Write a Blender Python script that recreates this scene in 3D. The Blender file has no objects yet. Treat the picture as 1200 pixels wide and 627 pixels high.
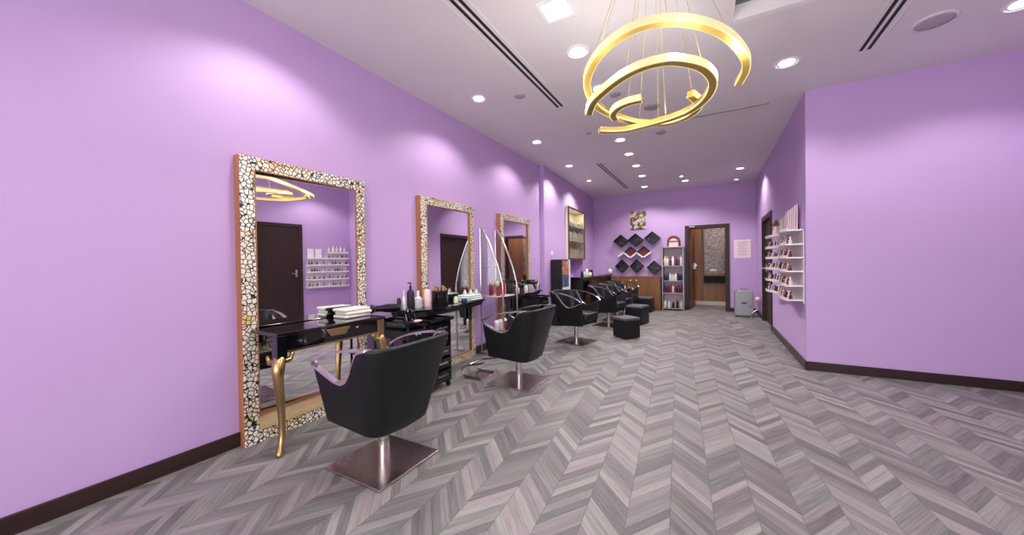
import bpy, bmesh, math, random
from mathutils import Vector, Matrix
R = math.radians
random.seed(7)
COL = bpy.context.scene.collection
scene = bpy.context.scene

# ------------------------------------------------------------------ materials
def newmat(name):
    m = bpy.data.materials.new(name); m.use_nodes = True
    nt = m.node_tree; nt.nodes.clear()
    out = nt.nodes.new('ShaderNodeOutputMaterial')
    b = nt.nodes.new('ShaderNodeBsdfPrincipled')
    nt.links.new(b.outputs[0], out.inputs[0])
    return m, nt, b, out

def s2l(c):
    return tuple((v/12.92 if v <= .04045 else ((v+.055)/1.055)**2.4) for v in [x/255 for x in c])

def pmat(name, rgb, rough=.5, metal=0, var=.06, scale=30, bump=0, spec=.5, trans=0, coat=0, alpha=1):
    """principled with a little noise in tone"""
    m, nt, b, out = newmat(name)
    c = s2l(rgb)
    tc = nt.nodes.new('ShaderNodeTexCoord')
    n = nt.nodes.new('ShaderNodeTexNoise'); n.inputs['Scale'].default_value = scale; n.inputs['Detail'].default_value = 3
    nt.links.new(tc.outputs['Object'], n.inputs['Vector'])
    r = nt.nodes.new('ShaderNodeValToRGB')
    r.color_ramp.elements[0].position = .3; r.color_ramp.elements[1].position = .7
    r.color_ramp.elements[0].color = (*[v*(1-var) for v in c], 1)
    r.color_ramp.elements[1].color = (*[min(1, v*(1+var)) for v in c], 1)
    nt.links.new(n.outputs['Fac'], r.inputs[0]); nt.links.new(r.outputs[0], b.inputs['Base Color'])
    b.inputs['Roughness'].default_value = rough; b.inputs['Metallic'].default_value = metal
    b.inputs['Specular IOR Level'].default_value = spec
    b.inputs['Transmission Weight'].default_value = trans
    b.inputs['Coat Weight'].default_value = coat
    if bump:
        bp = nt.nodes.new('ShaderNodeBump'); bp.inputs['Strength'].default_value = bump; bp.inputs['Distance'].default_value = .002
        nt.links.new(n.outputs['Fac'], bp.inputs['Height']); nt.links.new(bp.outputs[0], b.inputs['Normal'])
    return m

def emis(name, rgb, s):
    m, nt, b, out = newmat(name)
    b.inputs['Base Color'].default_value = (*s2l(rgb), 1)
    b.inputs['Emission Color'].default_value = (*s2l(rgb), 1)
    b.inputs['Emission Strength'].default_value = s
    return m

def glass(name, tint, a):
    """thin pane: mostly transparent, some gloss"""
    m, nt, b, out = newmat(name)
    nt.nodes.remove(b)
    t = nt.nodes.new('ShaderNodeBsdfTransparent'); t.inputs[0].default_value = (*s2l(tint), 1)
    g = nt.nodes.new('ShaderNodeBsdfGlossy'); g.inputs['Roughness'].default_value = .05
    mx = nt.nodes.new('ShaderNodeMixShader'); mx.inputs[0].default_value = a
    nt.links.new(t.outputs[0], mx.inputs[1]); nt.links.new(g.outputs[0], mx.inputs[2]); nt.links.new(mx.outputs[0], out.inputs[0])
    return m

def floor_mat():
    m, nt, b, out = newmat('chevron_vinyl')
    N, L = nt.nodes, nt.links
    def math_(op, a, c=None, d=None):
        n = N.new('ShaderNodeMath'); n.operation = op
        for i, v in enumerate((a, c, d)):
            if v is None: continue
            if isinstance(v, (int, float)): n.inputs[i].default_value = v
            else: L.new(v, n.inputs[i])
        return n.outputs[0]
    geo = N.new('ShaderNodeNewGeometry'); sp = N.new('ShaderNodeSeparateXYZ'); L.new(geo.outputs['Position'], sp.inputs[0])
    X, Y = sp.outputs[0], sp.outputs[1]
    W = .187
    u = math_('ADD', math_('MULTIPLY', math_('ADD', X, math_('MULTIPLY', Y, .074)), 1/W), (.232+20*W)/W)
    yy = math_('SUBTRACT', Y, math_('MULTIPLY', X, .074))
    col = math_('FLOOR', u); fr = math_('FRACT', u)
    odd = math_('MODULO', col, 2)
    tri = math_('ADD', math_('MULTIPLY', odd, fr), math_('MULTIPLY', math_('SUBTRACT', 1, odd), math_('SUBTRACT', 1, fr)))
    v = math_('ADD', yy, math_('MULTIPLY', tri, W*1.22))
    P = .07
    pv = math_('ADD', math_('MULTIPLY', v, 1/P), 50)
    idx = math_('FLOOR', pv); pf = math_('FRACT', pv)
    cmb = N.new('ShaderNodeCombineXYZ'); L.new(col, cmb.inputs[0]); L.new(idx, cmb.inputs[1])
    wn = N.new('ShaderNodeTexWhiteNoise'); wn.noise_dimensions = '2D'; L.new(cmb.outputs[0], wn.inputs['Vector'])
    # grain: stretched along the plank; coordinate v across, u along, per plank offset
    cg = N.new('ShaderNodeCombineXYZ')
    L.new(math_('ADD', math_('MULTIPLY', v, 85), math_('MULTIPLY', wn.outputs['Value'], 37)), cg.inputs[0])
    L.new(math_('MULTIPLY', u, 1.1), cg.inputs[1]); L.new(math_('MULTIPLY', col, 3.7), cg.inputs[2])
    gn = N.new('ShaderNodeTexNoise'); gn.inputs['Scale'].default_value = 1; gn.inputs['Detail'].default_value = 5; gn.inputs['Roughness'].default_value = .65
    L.new(cg.outputs[0], gn.inputs['Vector'])
    fine = N.new('ShaderNodeTexNoise'); fine.inputs['Scale'].default_value = 160; fine.inputs['Detail'].default_value = 4
    L.new(geo.outputs['Position'], fine.inputs['Vector'])
    ramp = N.new('ShaderNodeValToRGB'); ramp.color_ramp.interpolation = 'LINEAR'
    cols = FLOORCOLS
    e = ramp.color_ramp.elements
    e[0].position = 0; e[0].color = (*s2l(cols[0]), 1); e[1].position = 1; e[1].color = (*s2l(cols[-1]), 1)
    for i in range(1, len(cols)-1):
        k = e.new(i/(len(cols)-1)); k.color = (*s2l(cols[i]), 1)
    tone = math_('ADD', math_('MULTIPLY', wn.outputs['Value'], .5), math_('MULTIPLY', math_('SUBTRACT', gn.outputs['Fac'], .28), 1.0))
    tone = math_('ADD', tone, math_('MULTIPLY', math_('SUBTRACT', fine.outputs['Fac'], .5), .35))
    L.new(tone, ramp.inputs[0])
    # hue shift: some planks towards mauve
    sep = N.new('ShaderNodeSeparateColor'); L.new(wn.outputs['Color'], sep.inputs[0])
    mx = N.new('ShaderNodeMix'); mx.data_type = 'RGBA'; mx.blend_type = 'MULTIPLY'
    L.new(math_('MULTIPLY', math_('GREATER_THAN', sep.outputs[1], .5), .8), mx.inputs[0])
    L.new(ramp.outputs[0], mx.inputs[6]); mx.inputs[7].default_value = (1.0, .9, .98, 1)
    # joints
    dcol = math_('MINIMUM', fr, math_('SUBTRACT', 1, fr)); dpl = math_('MINIMUM', pf, math_('SUBTRACT', 1, pf))
    j = math_('MAXIMUM', math_('LESS_THAN', dcol, .012), math_('LESS_THAN', dpl, .022))
    mj = N.new('ShaderNodeMix'); mj.data_type = 'RGBA'
    L.new(math_('MULTIPLY', j, .6), mj.inputs[0]); L.new(mx.outputs[2], mj.inputs[6]); mj.inputs[7].default_value = (*s2l((82, 78, 82)), 1)
    L.new(mj.outputs[2], b.inputs['Base Color'])
    b.inputs['Roughness'].default_value = .5; b.inputs['Specular IOR Level'].default_value = .35
    bp = N.new('ShaderNodeBump'); bp.inputs['Strength'].default_value = .15; bp.inputs['Distance'].default_value = .001
    L.new(gn.outputs['Fac'], bp.inputs['Height']); L.new(bp.outputs[0], b.inputs['Normal'])
    return m

def mosaic_mat():
    m, nt, b, out = newmat('gold_pebble_mosaic')
    N, L = nt.nodes, nt.links
    tc = N.new('ShaderNodeTexCoord')
    mp = N.new('ShaderNodeMapping'); mp.inputs['Scale'].default_value = (4, 37, 34); L.new(tc.outputs['Object'], mp.inputs[0])
    nz = N.new('ShaderNodeTexNoise'); nz.inputs['Scale'].default_value = 1.2
    L.new(mp.outputs[0], nz.inputs['Vector'])
    va = N.new('ShaderNodeVectorMath'); va.operation = 'MULTIPLY_ADD'
    L.new(nz.outputs['Color'], va.inputs[0]); va.inputs[1].default_value = (.5, .5, .5); L.new(mp.outputs[0], va.inputs[2])
    vd = N.new('ShaderNodeTexVoronoi'); vd.feature = 'DISTANCE_TO_EDGE'; vd.inputs['Scale'].default_value = 1
    vc = N.new('ShaderNodeTexVoronoi'); vc.inputs['Scale'].default_value = 1
    L.new(va.outputs[0], vd.inputs['Vector']); L.new(va.outputs[0], vc.inputs['Vector'])
    sc = N.new('ShaderNodeSeparateColor'); L.new(vc.outputs['Color'], sc.inputs[0])
    big = N.new('ShaderNodeTexNoise'); big.inputs['Scale'].default_value = 4.0; L.new(tc.outputs['Object'], big.inputs['Vector'])
    add = N.new('ShaderNodeMath'); add.operation = 'MULTIPLY_ADD'; L.new(sc.outputs[0], add.inputs[0]); add.inputs[1].default_value = .5
    sub = N.new('ShaderNodeMath'); sub.operation = 'MULTIPLY_ADD'; L.new(big.outputs['Fac'], sub.inputs[0]); sub.inputs[1].default_value = 1.8; sub.inputs[2].default_value = -.78
    L.new(sub.outputs[0], add.inputs[2])
    rp = N.new('ShaderNodeValToRGB'); e = rp.color_ramp.elements
    e[0].color = (*s2l((250, 245, 232)), 1); e[1].color = (*s2l((206, 150, 66)), 1)
    k = e.new(.45); k.color = (*s2l((238, 228, 204)), 1); k = e.new(.75); k.color = (*s2l((222, 192, 130)), 1)
    L.new(add.outputs[0], rp.inputs[0])
    st = N.new('ShaderNodeMapRange'); st.inputs[1].default_value = .06; st.inputs[2].default_value = .11; L.new(vd.outputs['Distance'], st.inputs[0])
    mx = N.new('ShaderNodeMix'); mx.data_type = 'RGBA'; L.new(st.outputs[0], mx.inputs[0])
    mx.inputs[6].default_value = (*s2l((30, 23, 19)), 1); L.new(rp.outputs[0], mx.inputs[7])
    L.new(mx.outputs[2], b.inputs['Base Color'])
    b.inputs['Metallic'].default_value = .1; b.inputs['Roughness'].default_value = .3
    bp = N.new('ShaderNodeBump'); bp.inputs['Strength'].default_value = .6; bp.inputs['Distance'].default_value = .004
    L.new(st.outputs[0], bp.inputs['Height']); L.new(bp.outputs[0], b.inputs['Normal'])
    return m

def wood_mat(name, c0, c1, rough=.4, along='Z', sc=1.0):
    m, nt, b, out = newmat(name)
    N, L = nt.nodes, nt.links
    tc = N.new('ShaderNodeTexCoord'); mp = N.new('ShaderNodeMapping')
    s = [28*sc, 28*sc, 28*sc]; s['XYZ'.index(along)] = 1.3*sc
    mp.inputs['Scale'].default_value = s; L.new(tc.outputs['Object'], mp.inputs[0])
    n = N.new('ShaderNodeTexNoise'); n.inputs['Scale'].default_value = 1; n.inputs['Detail'].default_value = 6; n.inputs['Distortion'].default_value = .6
    L.new(mp.outputs[0], n.inputs['Vector'])
    r = N.new('ShaderNodeValToRGB'); r.color_ramp.elements[0].position = .3; r.color_ramp.elements[1].position = .72
    r.color_ramp.elements[0].color = (*s2l(c0), 1); r.color_ramp.elements[1].color = (*s2l(c1), 1)
    L.new(n.outputs['Fac'], r.inputs[0]); L.new(r.outputs[0], b.inputs['Base Color'])
    b.inputs['Roughness'].default_value = rough
    return m

def cell_mat(name, cols, scale, rough=.5, metal=0, vec=(1, 1, 1)):
    """random coloured cells (printed pictures, etched glass)"""
    m, nt, b, out = newmat(name)
    N, L = nt.nodes, nt.links
    tc = N.new('ShaderNodeTexCoord'); mp = N.new('ShaderNodeMapping'); mp.inputs['Scale'].default_value = vec
    L.new(tc.outputs['Object'], mp.inputs[0])
    n = N.new('ShaderNodeTexNoise'); n.inputs['Scale'].default_value = scale; n.inputs['Detail'].default_value = 6; n.inputs['Roughness'].default_value = .7
    L.new(mp.outputs[0], n.inputs['Vector'])
    r = N.new('ShaderNodeValToRGB'); e = r.color_ramp.elements
    e[0].position = .34; e[0].color = (*s2l(cols[0]), 1); e[1].position = .66; e[1].color = (*s2l(cols[-1]), 1)
    for i in range(1, len(cols)-1):
        k = e.new(.34+.32*i/(len(cols)-1)); k.color = (*s2l(cols[i]), 1)
    L.new(n.outputs['Fac'], r.inputs[0]); L.new(r.outputs[0], b.inputs['Base Color'])
    b.inputs['Roughness'].default_value = rough; b.inputs['Metallic'].default_value = metal
    return m

WALLC = (194, 163, 210)
FLOORCOLS = [(76, 77, 75), (102, 102, 99), (125, 124, 120), (147, 145, 140), (170, 167, 159)]
M = {}
M['wall'] = pmat('lilac_paint', WALLC, .55, var=.012, scale=3)
M['ceil'] = pmat('ceiling_paint', (228, 224, 222), .8, var=.01, scale=3)
M['floor'] = floor_mat()
M['skirt'] = wood_mat('dark_skirting', (36, 22, 20), (52, 33, 29), .35, 'Y')
M['door'] = wood_mat('dark_door', (36, 20, 16), (52, 29, 22), .5)
M['redwood'] = wood_mat('reddish_wood', (92, 50, 28), (118, 66, 38), .4)
M['wood'] = wood_mat('brown_wood', (112, 74, 42), (150, 104, 62), .4)
M['cabwood'] = wood_mat('cabinet_wood', (98, 62, 36), (134, 90, 54), .4)
M['showwood'] = wood_mat('showcase_wood', (66, 42, 32), (92, 60, 44), .4)
M['ledge'] = pmat('pale_gold_ledge', (220, 196, 146), .4, .5)
M['oak'] = wood_mat('orange_wood_edge', (150, 94, 54), (182, 122, 74), .45)
M['mosaic'] = mosaic_mat()
mm, nt_, b_, o_ = newmat('mirror_silver'); b_.inputs['Base Color'].default_value = (.93, .93, .94, 1); b_.inputs['Metallic'].default_value = 1; b_.inputs['Roughness'].default_value = .004
M['mirror'] = mm
M['gold'] = pmat('brushed_gold', (190, 162, 112), .3, 1, var=.14, scale=12)
M['lampgold'] = pmat('chandelier_gold', (206, 172, 84), .38, .7, var=.04)
M['lampglow'] = emis('chandelier_diffuser', (255, 236, 176), .85)
M['lampglow'].node_tree.nodes['Principled BSDF'].inputs['Base Color'].default_value = (.05, .045, .03, 1)
M['leather'] = pmat('black_leather', (17, 18, 21), .45, var=.1, scale=120, bump=.15, spec=.35)
M['leather2'] = pmat('grey_seat_top', (84, 84, 88), .45, var=.08, scale=100)
M['chrome'] = pmat('polished_chrome', (208, 204, 202), .18, 1, var=.02)
M['steel'] = pmat('brushed_steel', (196, 186, 178), .24, 1, var=.05, scale=60)
M['gloss'] = pmat('black_gloss', (14, 14, 16), .08, var=.05, coat=.5)
M['black'] = pmat('black_satin', (22, 22, 25), .35, var=.08)
M['matte'] = pmat('black_matte', (24, 24, 30), .6, var=.08)
M['white'] = pmat('white_plastic', (236, 232, 230), .4, var=.01)
M['towel'] = pmat('white_towelling', (232, 228, 218), .95, var=.05, scale=90, bump=.6)
M['mint'] = pmat('pale_mint_towelling', (216, 230, 222), .95, var=.05, scale=90, bump=.6)
M['cream'] = pmat('cream_plastic', (230, 220, 198), .4)
M['pink'] = pmat('pale_pink_plastic', (238, 202, 200), .4)
M['red'] = pmat('red_plastic', (176, 26, 34), .3)
M['maroon'] = pmat('maroon_print', (116, 34, 40), .5, var=.2, scale=20)
M['navy'] = pmat('navy_plastic', (38, 44, 82), .35)
M['violet'] = pmat('violet_plastic', (96, 44, 92), .35)
M['brown'] = pmat('brown_lacquer', (94, 54, 44), .3)
M['coral'] = pmat('coral_lacquer', (196, 112, 104), .3)
M['clear'] = pmat('frosted_clear', (206, 206, 204), .25, var=.05)
M['greyplastic'] = pmat('grey_plastic', (172, 168, 170), .45)
M['coffer'] = pmat('coffer_dimmed', (150, 150, 142), .7, var=.02)  # dimness of the recess is darkened into this colour
M['greymetal'] = pmat('grey_metal', (158, 158, 162), .35, .6, var=.06)
M['acrylic'] = pmat('white_acrylic', (240, 236, 238), .2, var=.01)
M['glass'] = glass('clear_glass', (238, 240, 240), .05)
M['vitrine'] = glass('showcase_glass', (232, 232, 226), .08)
M['etched'] = cell_mat('etched_glass', [(84, 74, 66), (118, 106, 98), (140, 128, 118), (206, 200, 188)], 26, .3)
M['print'] = cell_mat('photo_print', [(20, 18, 20), (60, 52, 52), (140, 112, 76), (236, 230, 226), (40, 34, 34)], 9, .5)
M['skinprint'] = cell_mat('portrait_print_top', [(96, 52, 32), (190, 132, 96), (226, 184, 150)], 9, .4)
M['jeanprint'] = cell_mat('portrait_print_lower', [(26, 40, 66), (62, 88, 124), (140, 160, 180)], 9, .4)
M['paper'] = pmat('paper', (240, 222, 226), .8, var=.01)
M['ink'] = pmat('grey_ink', (150, 128, 140), .8)
M['dark'] = pmat('dark_gap', (16, 15, 16), .7)
M['green'] = pmat('leaf_green', (120, 160, 70), .5)
M['lamp'] = emis('downlight_lens', (255, 250, 248), 9)
M['reflector'] = pmat('white_reflector', (240, 238, 240), .35, var=.01)
M['stone'] = pmat('threshold_stone', (206, 196, 184), .4, var=.05)

# ------------------------------------------------------------------ mesh helpers
class MB:
    def __init__(s, o=(0, 0, 0)):
        s.bm = bmesh.new(); s.o = Vector(o)
    def box(s, a, b, rot=None, c=None):
        a, b = Vector(a), Vector(b)
        r = bmesh.ops.create_cube(s.bm, size=1)
        sz = b-a; ce = (a+b)/2
        for v in r['verts']: v.co = Vector((v.co.x*sz.x, v.co.y*sz.y, v.co.z*sz.z))+ce
        if rot is not None: bmesh.ops.rotate(s.bm, verts=r['verts'], cent=Vector(c) if c else ce, matrix=rot)
        return r['verts']
    def lathe(s, prof, c=(0, 0, 0), n=20, axis='Z', cap=True):
        c = Vector(c); rings = []
        for r, z in prof:
            ring = []
            for i in range(n):
                a = 2*math.pi*i/n
                p = Vector((r*math.cos(a), r*math.sin(a), z))
                if axis == 'X': p = Vector((p.z, p.x, p.y))
                if axis == 'Y': p = Vector((p.x, p.z, p.y))
                ring.append(s.bm.verts.new(p+c))
            rings.append(ring)
        for a, b in zip(rings, rings[1:]):
            for i in range(n): s.bm.faces.new((a[i], a[(i+1) % n], b[(i+1) % n], b[i]))
        if cap:
            s.bm.faces.new(rings[0][::-1]); s.bm.faces.new(rings[-1])
    def cyl(s, c, r, h, n=20, axis='Z', r2=None):
        s.lathe([(r, 0), (r if r2 is None else r2, h)], c, n, axis)
    def sphere(s, c, r, sc=(1, 1, 1), seg=14):
        q = bmesh.ops.create_uvsphere(s.bm, u_segments=seg, v_segments=max(6, seg//2+2), radius=r)
        for v in q['verts']: v.co = Vector((v.co.x*sc[0], v.co.y*sc[1], v.co.z*sc[2]))+Vector(c)
    def prism(s, pts, a, b, axis='Z'):
        """outline pts (2D) extruded from a to b along axis"""
        def P(p, h):
            return {'Z': (p[0], p[1], h), 'Y': (p[0], h, p[1]), 'X': (h, p[0], p[1])}[axis]
        v0 = [s.bm.verts.new(P(p, a)) for p in pts]; v1 = [s.bm.verts.new(P(p, b)) for p in pts]
        n = len(pts)
        for i in range(n): s.bm.faces.new((v0[i], v0[(i+1) % n], v1[(i+1) % n], v1[i]))
        s.bm.faces.new(v0[::-1]); s.bm.faces.new(v1)
    def sweep(s, path, prof, closed=False, up=(0, 0, 1), scales=None):
        """profile (a across, b up) carried along path; the frame is fixed by up"""
        P = [Vector(p) for p in path]; n = len(P); rings = []
        up = Vector(up)
        for i, p in enumerate(P):
            if closed: t = P[(i+1) % n]-P[i-1]
            else: t = P[min(i+1, n-1)]-P[max(i-1, 0)]
            t.normalize()
            u = up if abs(t.dot(up)) < .98 else Vector((1, 0, 0)) if abs(t.x) < .9 else Vector((0, 1, 0))
            x = t.cross(u).normalized(); y = x.cross(t).normalized()
            k = scales[i] if scales else 1
            rings.append([s.bm.verts.new(p+x*a*k+y*b*k) for a, b in prof])
        m = len(prof)
        rng = range(n if closed else n-1)
        for i in rng:
            a, b = rings[i], rings[(i+1) % n]
            for j in range(m): s.bm.faces.new((a[j], a[(j+1) % m], b[(j+1) % m], b[j]))
        if not closed:
            s.bm.faces.new(rings[0][::-1]); s.bm.faces.new(rings[-1])
    def tube(s, path, r, n=10, closed=False, scales=None, up=(0, 0, 1), flat=1):
        s.sweep(path, [(r*math.cos(2*math.pi*i/n), r*flat*math.sin(2*math.pi*i/n)) for i in range(n)], closed, up, scales)
    def grid(s, rows):
        V = [[s.bm.verts.new(p) for p in r] for r in rows]
        for a, b in zip(V, V[1:]):
            for i in range(len(a)-1): s.bm.faces.new((a[i], a[i+1], b[i+1], b[i]))
    def build(s, name, mat, parent=None, smooth=False, bevel=0, solid=0, subdiv=0, seg=2, loc=None):
        bmesh.ops.recalc_face_normals(s.bm, faces=s.bm.faces[:])
        me = bpy.data.meshes.new(name)
        if s.o.length: bmesh.ops.translate(s.bm, verts=s.bm.verts[:], vec=-s.o)
        s.bm.to_mesh(me); s.bm.free()
        me.materials.append(mat)
        if smooth:
            for p in me.polygons: p.use_smooth = True
        o = bpy.data.objects.new(name, me); COL.objects.link(o)
        if parent is not None: o.parent = parent
        elif s.o.length: o.location = s.o
        if solid:
            q = o.modifiers.new('s', 'SOLIDIFY'); q.thickness = solid; q.offset = -1
        if bevel:
            q = o.modifiers.new('b', 'BEVEL'); q.width = bevel; q.segments = seg; q.limit_method = 'ANGLE'; q.angle_limit = R(40)
        if subdiv:
            q = o.modifiers.new('d', 'SUBSURF'); q.levels = subdiv; q.render_levels = subdiv
        if smooth and bevel == 0 and not subdiv:
            me.shade_smooth() if hasattr(me, 'shade_smooth') else None
            try: me.set_sharp_from_angle(angle=R(45))
            except Exception: pass
        return o

def cr(pts, n=8, closed=False):
    """Catmull-Rom through pts"""
    P = [Vector(p) for p in pts]; out = []
    m = len(P)
    for i in range(m if closed else m-1):
        if closed: a, b, c, d = P[i-1], P[i], P[(i+1) % m], P[(i+2) % m]
        else: a, b, c, d = P[max(i-1, 0)], P[i], P[i+1], P[min(i+2, m-1)]
        for k in range(n):
            t = k/n
            out.append(.5*((2*b)+(c-a)*t+(2*a-5*b+4*c-d)*t*t+(3*b-a-3*c+d)*t**3))
    if not closed: out.append(P[-1])
    return out

def tag(o, label, cat, group=None, kind=None):
    o['label'] = label; o['category'] = cat
    if group: o['group'] = group
    if kind: o['kind'] = kind
    return o
def thing(name, loc, label, cat, group=None, rz=0):
    o = bpy.data.objects.new(name, None); COL.objects.link(o)
    o.location = loc; o.rotation_euler = (0, 0, rz); o.empty_display_size = .05
    return tag(o, label, cat, group)
def copy_tree(o, loc, rz=None, label=None, parent=None):
    c = o.copy(); COL.objects.link(c); c.parent = parent
    if parent is None:
        c.location = loc
        if rz is not None: c.rotation_euler = (0, 0, rz)
        if label: c['label'] = label
    for ch in [x for x in bpy.data.objects if x.parent == o]:
        copy_tree(ch, None, parent=c)
    return c
def structure(name, mb, mat, **k):
    o = mb.build(name, mat, **k); o['kind'] = 'structure'; return o

# ------------------------------------------------------------------ room
H = 3.03; XL = -2.79; YB = 9.9; XR = .9; YC = 4.96; XD = 2.62; YR = -2.4; T = .15
# floor
f = MB(); f.box((-3.2, YR-T, -.1), (XD+T, 11.6, 0)); structure('floor', f, M['floor'])
# ceiling with the coffer opening
CX0, CX1, CY0, CY1 = .155, 1.5, 2.0, 3.25
f = MB()
f.box((-3.2, YR-T, H), (CX0, 11.6, H+.1)); f.box((CX1, YR-T, H), (XD+T, 11.6, H+.1))
f.box((CX0, YR-T, H), (CX1, CY0, H+.1)); f.box((CX0, CY1, H), (CX1, 11.6, H+.1))
structure('ceiling', f, M['ceil'])
f = MB()
f.box((CX0-.03, CY0-.03, H+.101), (CX0, CY1+.03, H+.42)); f.box((CX1, CY0-.03, H+.101), (CX1+.03, CY1+.03, H+.42))
f.box((CX0, CY0-.03, H+.101), (CX1, CY0, H+.42)); f.box((CX0, CY1, H+.101), (CX1, CY1+.03, H+.42))
f.box((CX0-.03, CY0-.03, H+.42), (CX1+.03, CY1+.03, H+.46))
structure('ceiling_coffer', f, M['coffer'])
f = MB()
w = .045
f.box((CX0, CY1-w, H-.012), (CX1, CY1+.012, H+.1)); f.box((CX0-.012, CY0, H-.004), (CX0+.006, CY1-w, H+.1))
structure('trim_1', f, M['white'])
# left wall
f = MB(); f.box((XL-T, YR, 0), (XL, 6.1, H)); structure('wall_left', f, M['wall'])
# left wall further on: stands slightly proud, with a niche below and behind the showcase
ang = math.atan2(-.18, 3.8)
def far(x, y):  # local frame of the far left wall: y along the wall from its step, x out from its face
    c, s_ = math.cos(-ang), math.sin(-ang)
    return (-2.715 + x*math.cos(ang) + 0 - 0*s_ - y*0 + y*math.tan(ang)*1.0, 6.1 + y)
N0, N1 = 1.27, 2.62   # niche span along the wall
f = MB()
def wslab(mb, y0, y1, z0, z1, xo0=-.3, xo1=0):
    a, b, c, d = far(xo1, y0), far(xo1, y1), far(xo0, y1), far(xo0, y0)
    mb.prism([a, b, c, d], z0, z1)
wslab(f, 0, N0, 0, H); wslab(f, N1, 3.9, 0, H); wslab(f, N0, N1, 2.46, H); wslab(f, N0, N1, 0, .8)
wslab(f, N0, N1, .8, 2.46, -.3, -.22)
structure('wall_left_back', f, M['wall'])
# back wall with the doorway
DX0, DX1, DH = -.575, .375, 2.09
f = MB()
f.box((-3.2, YB, 0), (DX0+.03, YB+T, H)); f.box((DX1-.03, YB, 0), (XR+.1, YB+T, H)); f.box((DX0+.03, YB, DH-.03), (DX1-.03, YB+T, H))
structure('wall_back', f, M['wall'])
# right wall (far part) with the dark doorway, and the wall that faces us
RY0, RY1, RH = 7.43, 8.72, 2.05
f = MB()
f.box((XR, YC, 0), (XR+T, RY0+.04, H)); f.box((XR, RY1-.04, 0), (XR+T, YB+T, H)); f.box((XR, RY0+.04, RH-.04), (XR+T, RY1-.04, H))
structure('wall_right', f, M['wall'])
f = MB(); f.box((XR+T, YC, 0), (XD+T, YC+T, H)); structure('wall_right_front', f, M['wall'])
f = MB(); f.box((XD, YR, 0), (XD+T, YC, H)); structure('wall_right_side', f, M['wall'])
# rear wall behind the camera: added opening that lets fill light in
f = MB()
f.box((XL-T, YR-T, 0), (XD+T, YR, .35)); f.box((XL-T, YR-T, 2.6), (XD+T, YR, H)); f.box((XL-T, YR-T, .35), (XL+.2, YR, 2.6)); f.box((XD-.2, YR-T, .35), (XD+T, YR, 2.6))
structure('wall_rear', f, M['wall'])
f = MB()
for x in (-2.59, -.9, .8, 2.38): f.box((x-.02, YR-.1, .35), (x+.04, YR-.05, 2.6))
f.box((-2.59, YR-.1, .35), (2.42, YR-.05, .4)); f.box((-2.59, YR-.1, 2.55), (2.42, YR-.05, 2.6))
structure('added_window', f, M['skirt'])  # frame bars of the added rear opening, out of view
# corridor behind the back door
f = MB(); f.box((-1.6, 11.2, 0), (1.6, 11.3, H)); structure('wall_corridor', f, M['wood'])
f = MB(); f.box((-1.6, YB+T, 0), (-1.5, 11.2, H)); f.box((1.5, YB+T, 0), (1.6, 11.2, H)); structure('wall_corridor_side', f, M['wall'])
f = MB(); f.box((-1.5, 11.17, 0), (1.5, 11.199, .1)); structure('baseboard_corridor', f, M['stone'])
# skirting boards
def skirt(name, boxes):
    f = MB()
    for a, b in boxes:
        f.box(a, b)
    structure(name, f, M['skirt'], bevel=.004)
BH, BT = .095, .016
skirt('baseboard_left', [((XL, YR, 0), (XL+BT, 6.09, BH))])
skirt('baseboard_right', [((XR-BT, YC-BT, 0), (XR, RY0, BH)), ((XR-BT, RY1, 0), (XR, YB, BH))])
skirt('baseboard_right_front', [((XR, YC-BT, 0), (XD, YC, BH))])
skirt('baseboard_side', [((XD-BT, 4.06, 0), (XD, YC-BT, BH)), ((XD-BT, YR, 0), (XD, 3.0, BH))])
skirt('baseboard_back', [((DX1, YB-BT, 0), (XR-BT, YB, BH)), ((-1.09, YB-BT, 0), (DX0, YB, BH))])

# doors ---------------------------------------------------------------
f = MB()
f.box((DX0, YB-.025, 0), (DX0+.085, YB+T, DH)); f.box((DX1-.085, YB-.025, 0), (DX1, YB+T, DH)); f.box((DX0+.085, YB-.025, DH-.085), (DX1-.085, YB+T, DH))
d1 = structure('door_1', f, M['door'], bevel=.004)
rt = bpy.data.objects.new('door_leaf_hinge', None)
f = MB(); f.box((0, -.02, .01), (.74, .02, DH-.09))
leaf = f.build('door_leaf', M['redwood'], d1, bevel=.003)
leaf.location = (DX0+.11, YB+T+.01, 0); leaf.rotation_euler = (0, 0, R(86))
f = MB(); f.box((.655, -.05, 1.0), (.7, -.02, 1.16)); f.tube([(.68, -.035, 1.1), (.68, -.07, 1.1), (.56, -.075, 1.1)], .011); f.cyl((.68, -.035, 1.03), .016, .03)
f.build('handle', M['chrome'], leaf)
bpy.data.objects.remove(rt)
f = MB(); f.box((DX0+.1, YB-.055, DH-.05), (DX0+.22, YB-.026, DH-.012)); f.build('door_closer', M['greyplastic'], d1, bevel=.004)
# framed etched pane in the corridor panelling
f = MB(); f.box((-.165, 11.13, .86), (.315, 11.16, 2.14)); w2 = structure('window_2', f, M['etched'])
f = MB(); f.box((-.19, 11.1, .8), (.335, 11.199, .86)); f.box((-.19, 11.12, .86), (-.165, 11.199, 2.16)); f.box((.315, 11.12, .86), (.335, 11.199, 2.16)); f.build('window_frame', M['wood'], w2)
f = MB(); f.box((-.19, 11.15, .6), (.335, 11.199, .799)); f.build('window_apron', M['dark'], w2)
f = MB(); f.box((-.04, 11.115, .93), (.12, 11.129, .985)); f.build('window_plate', M['white'], w2)
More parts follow.
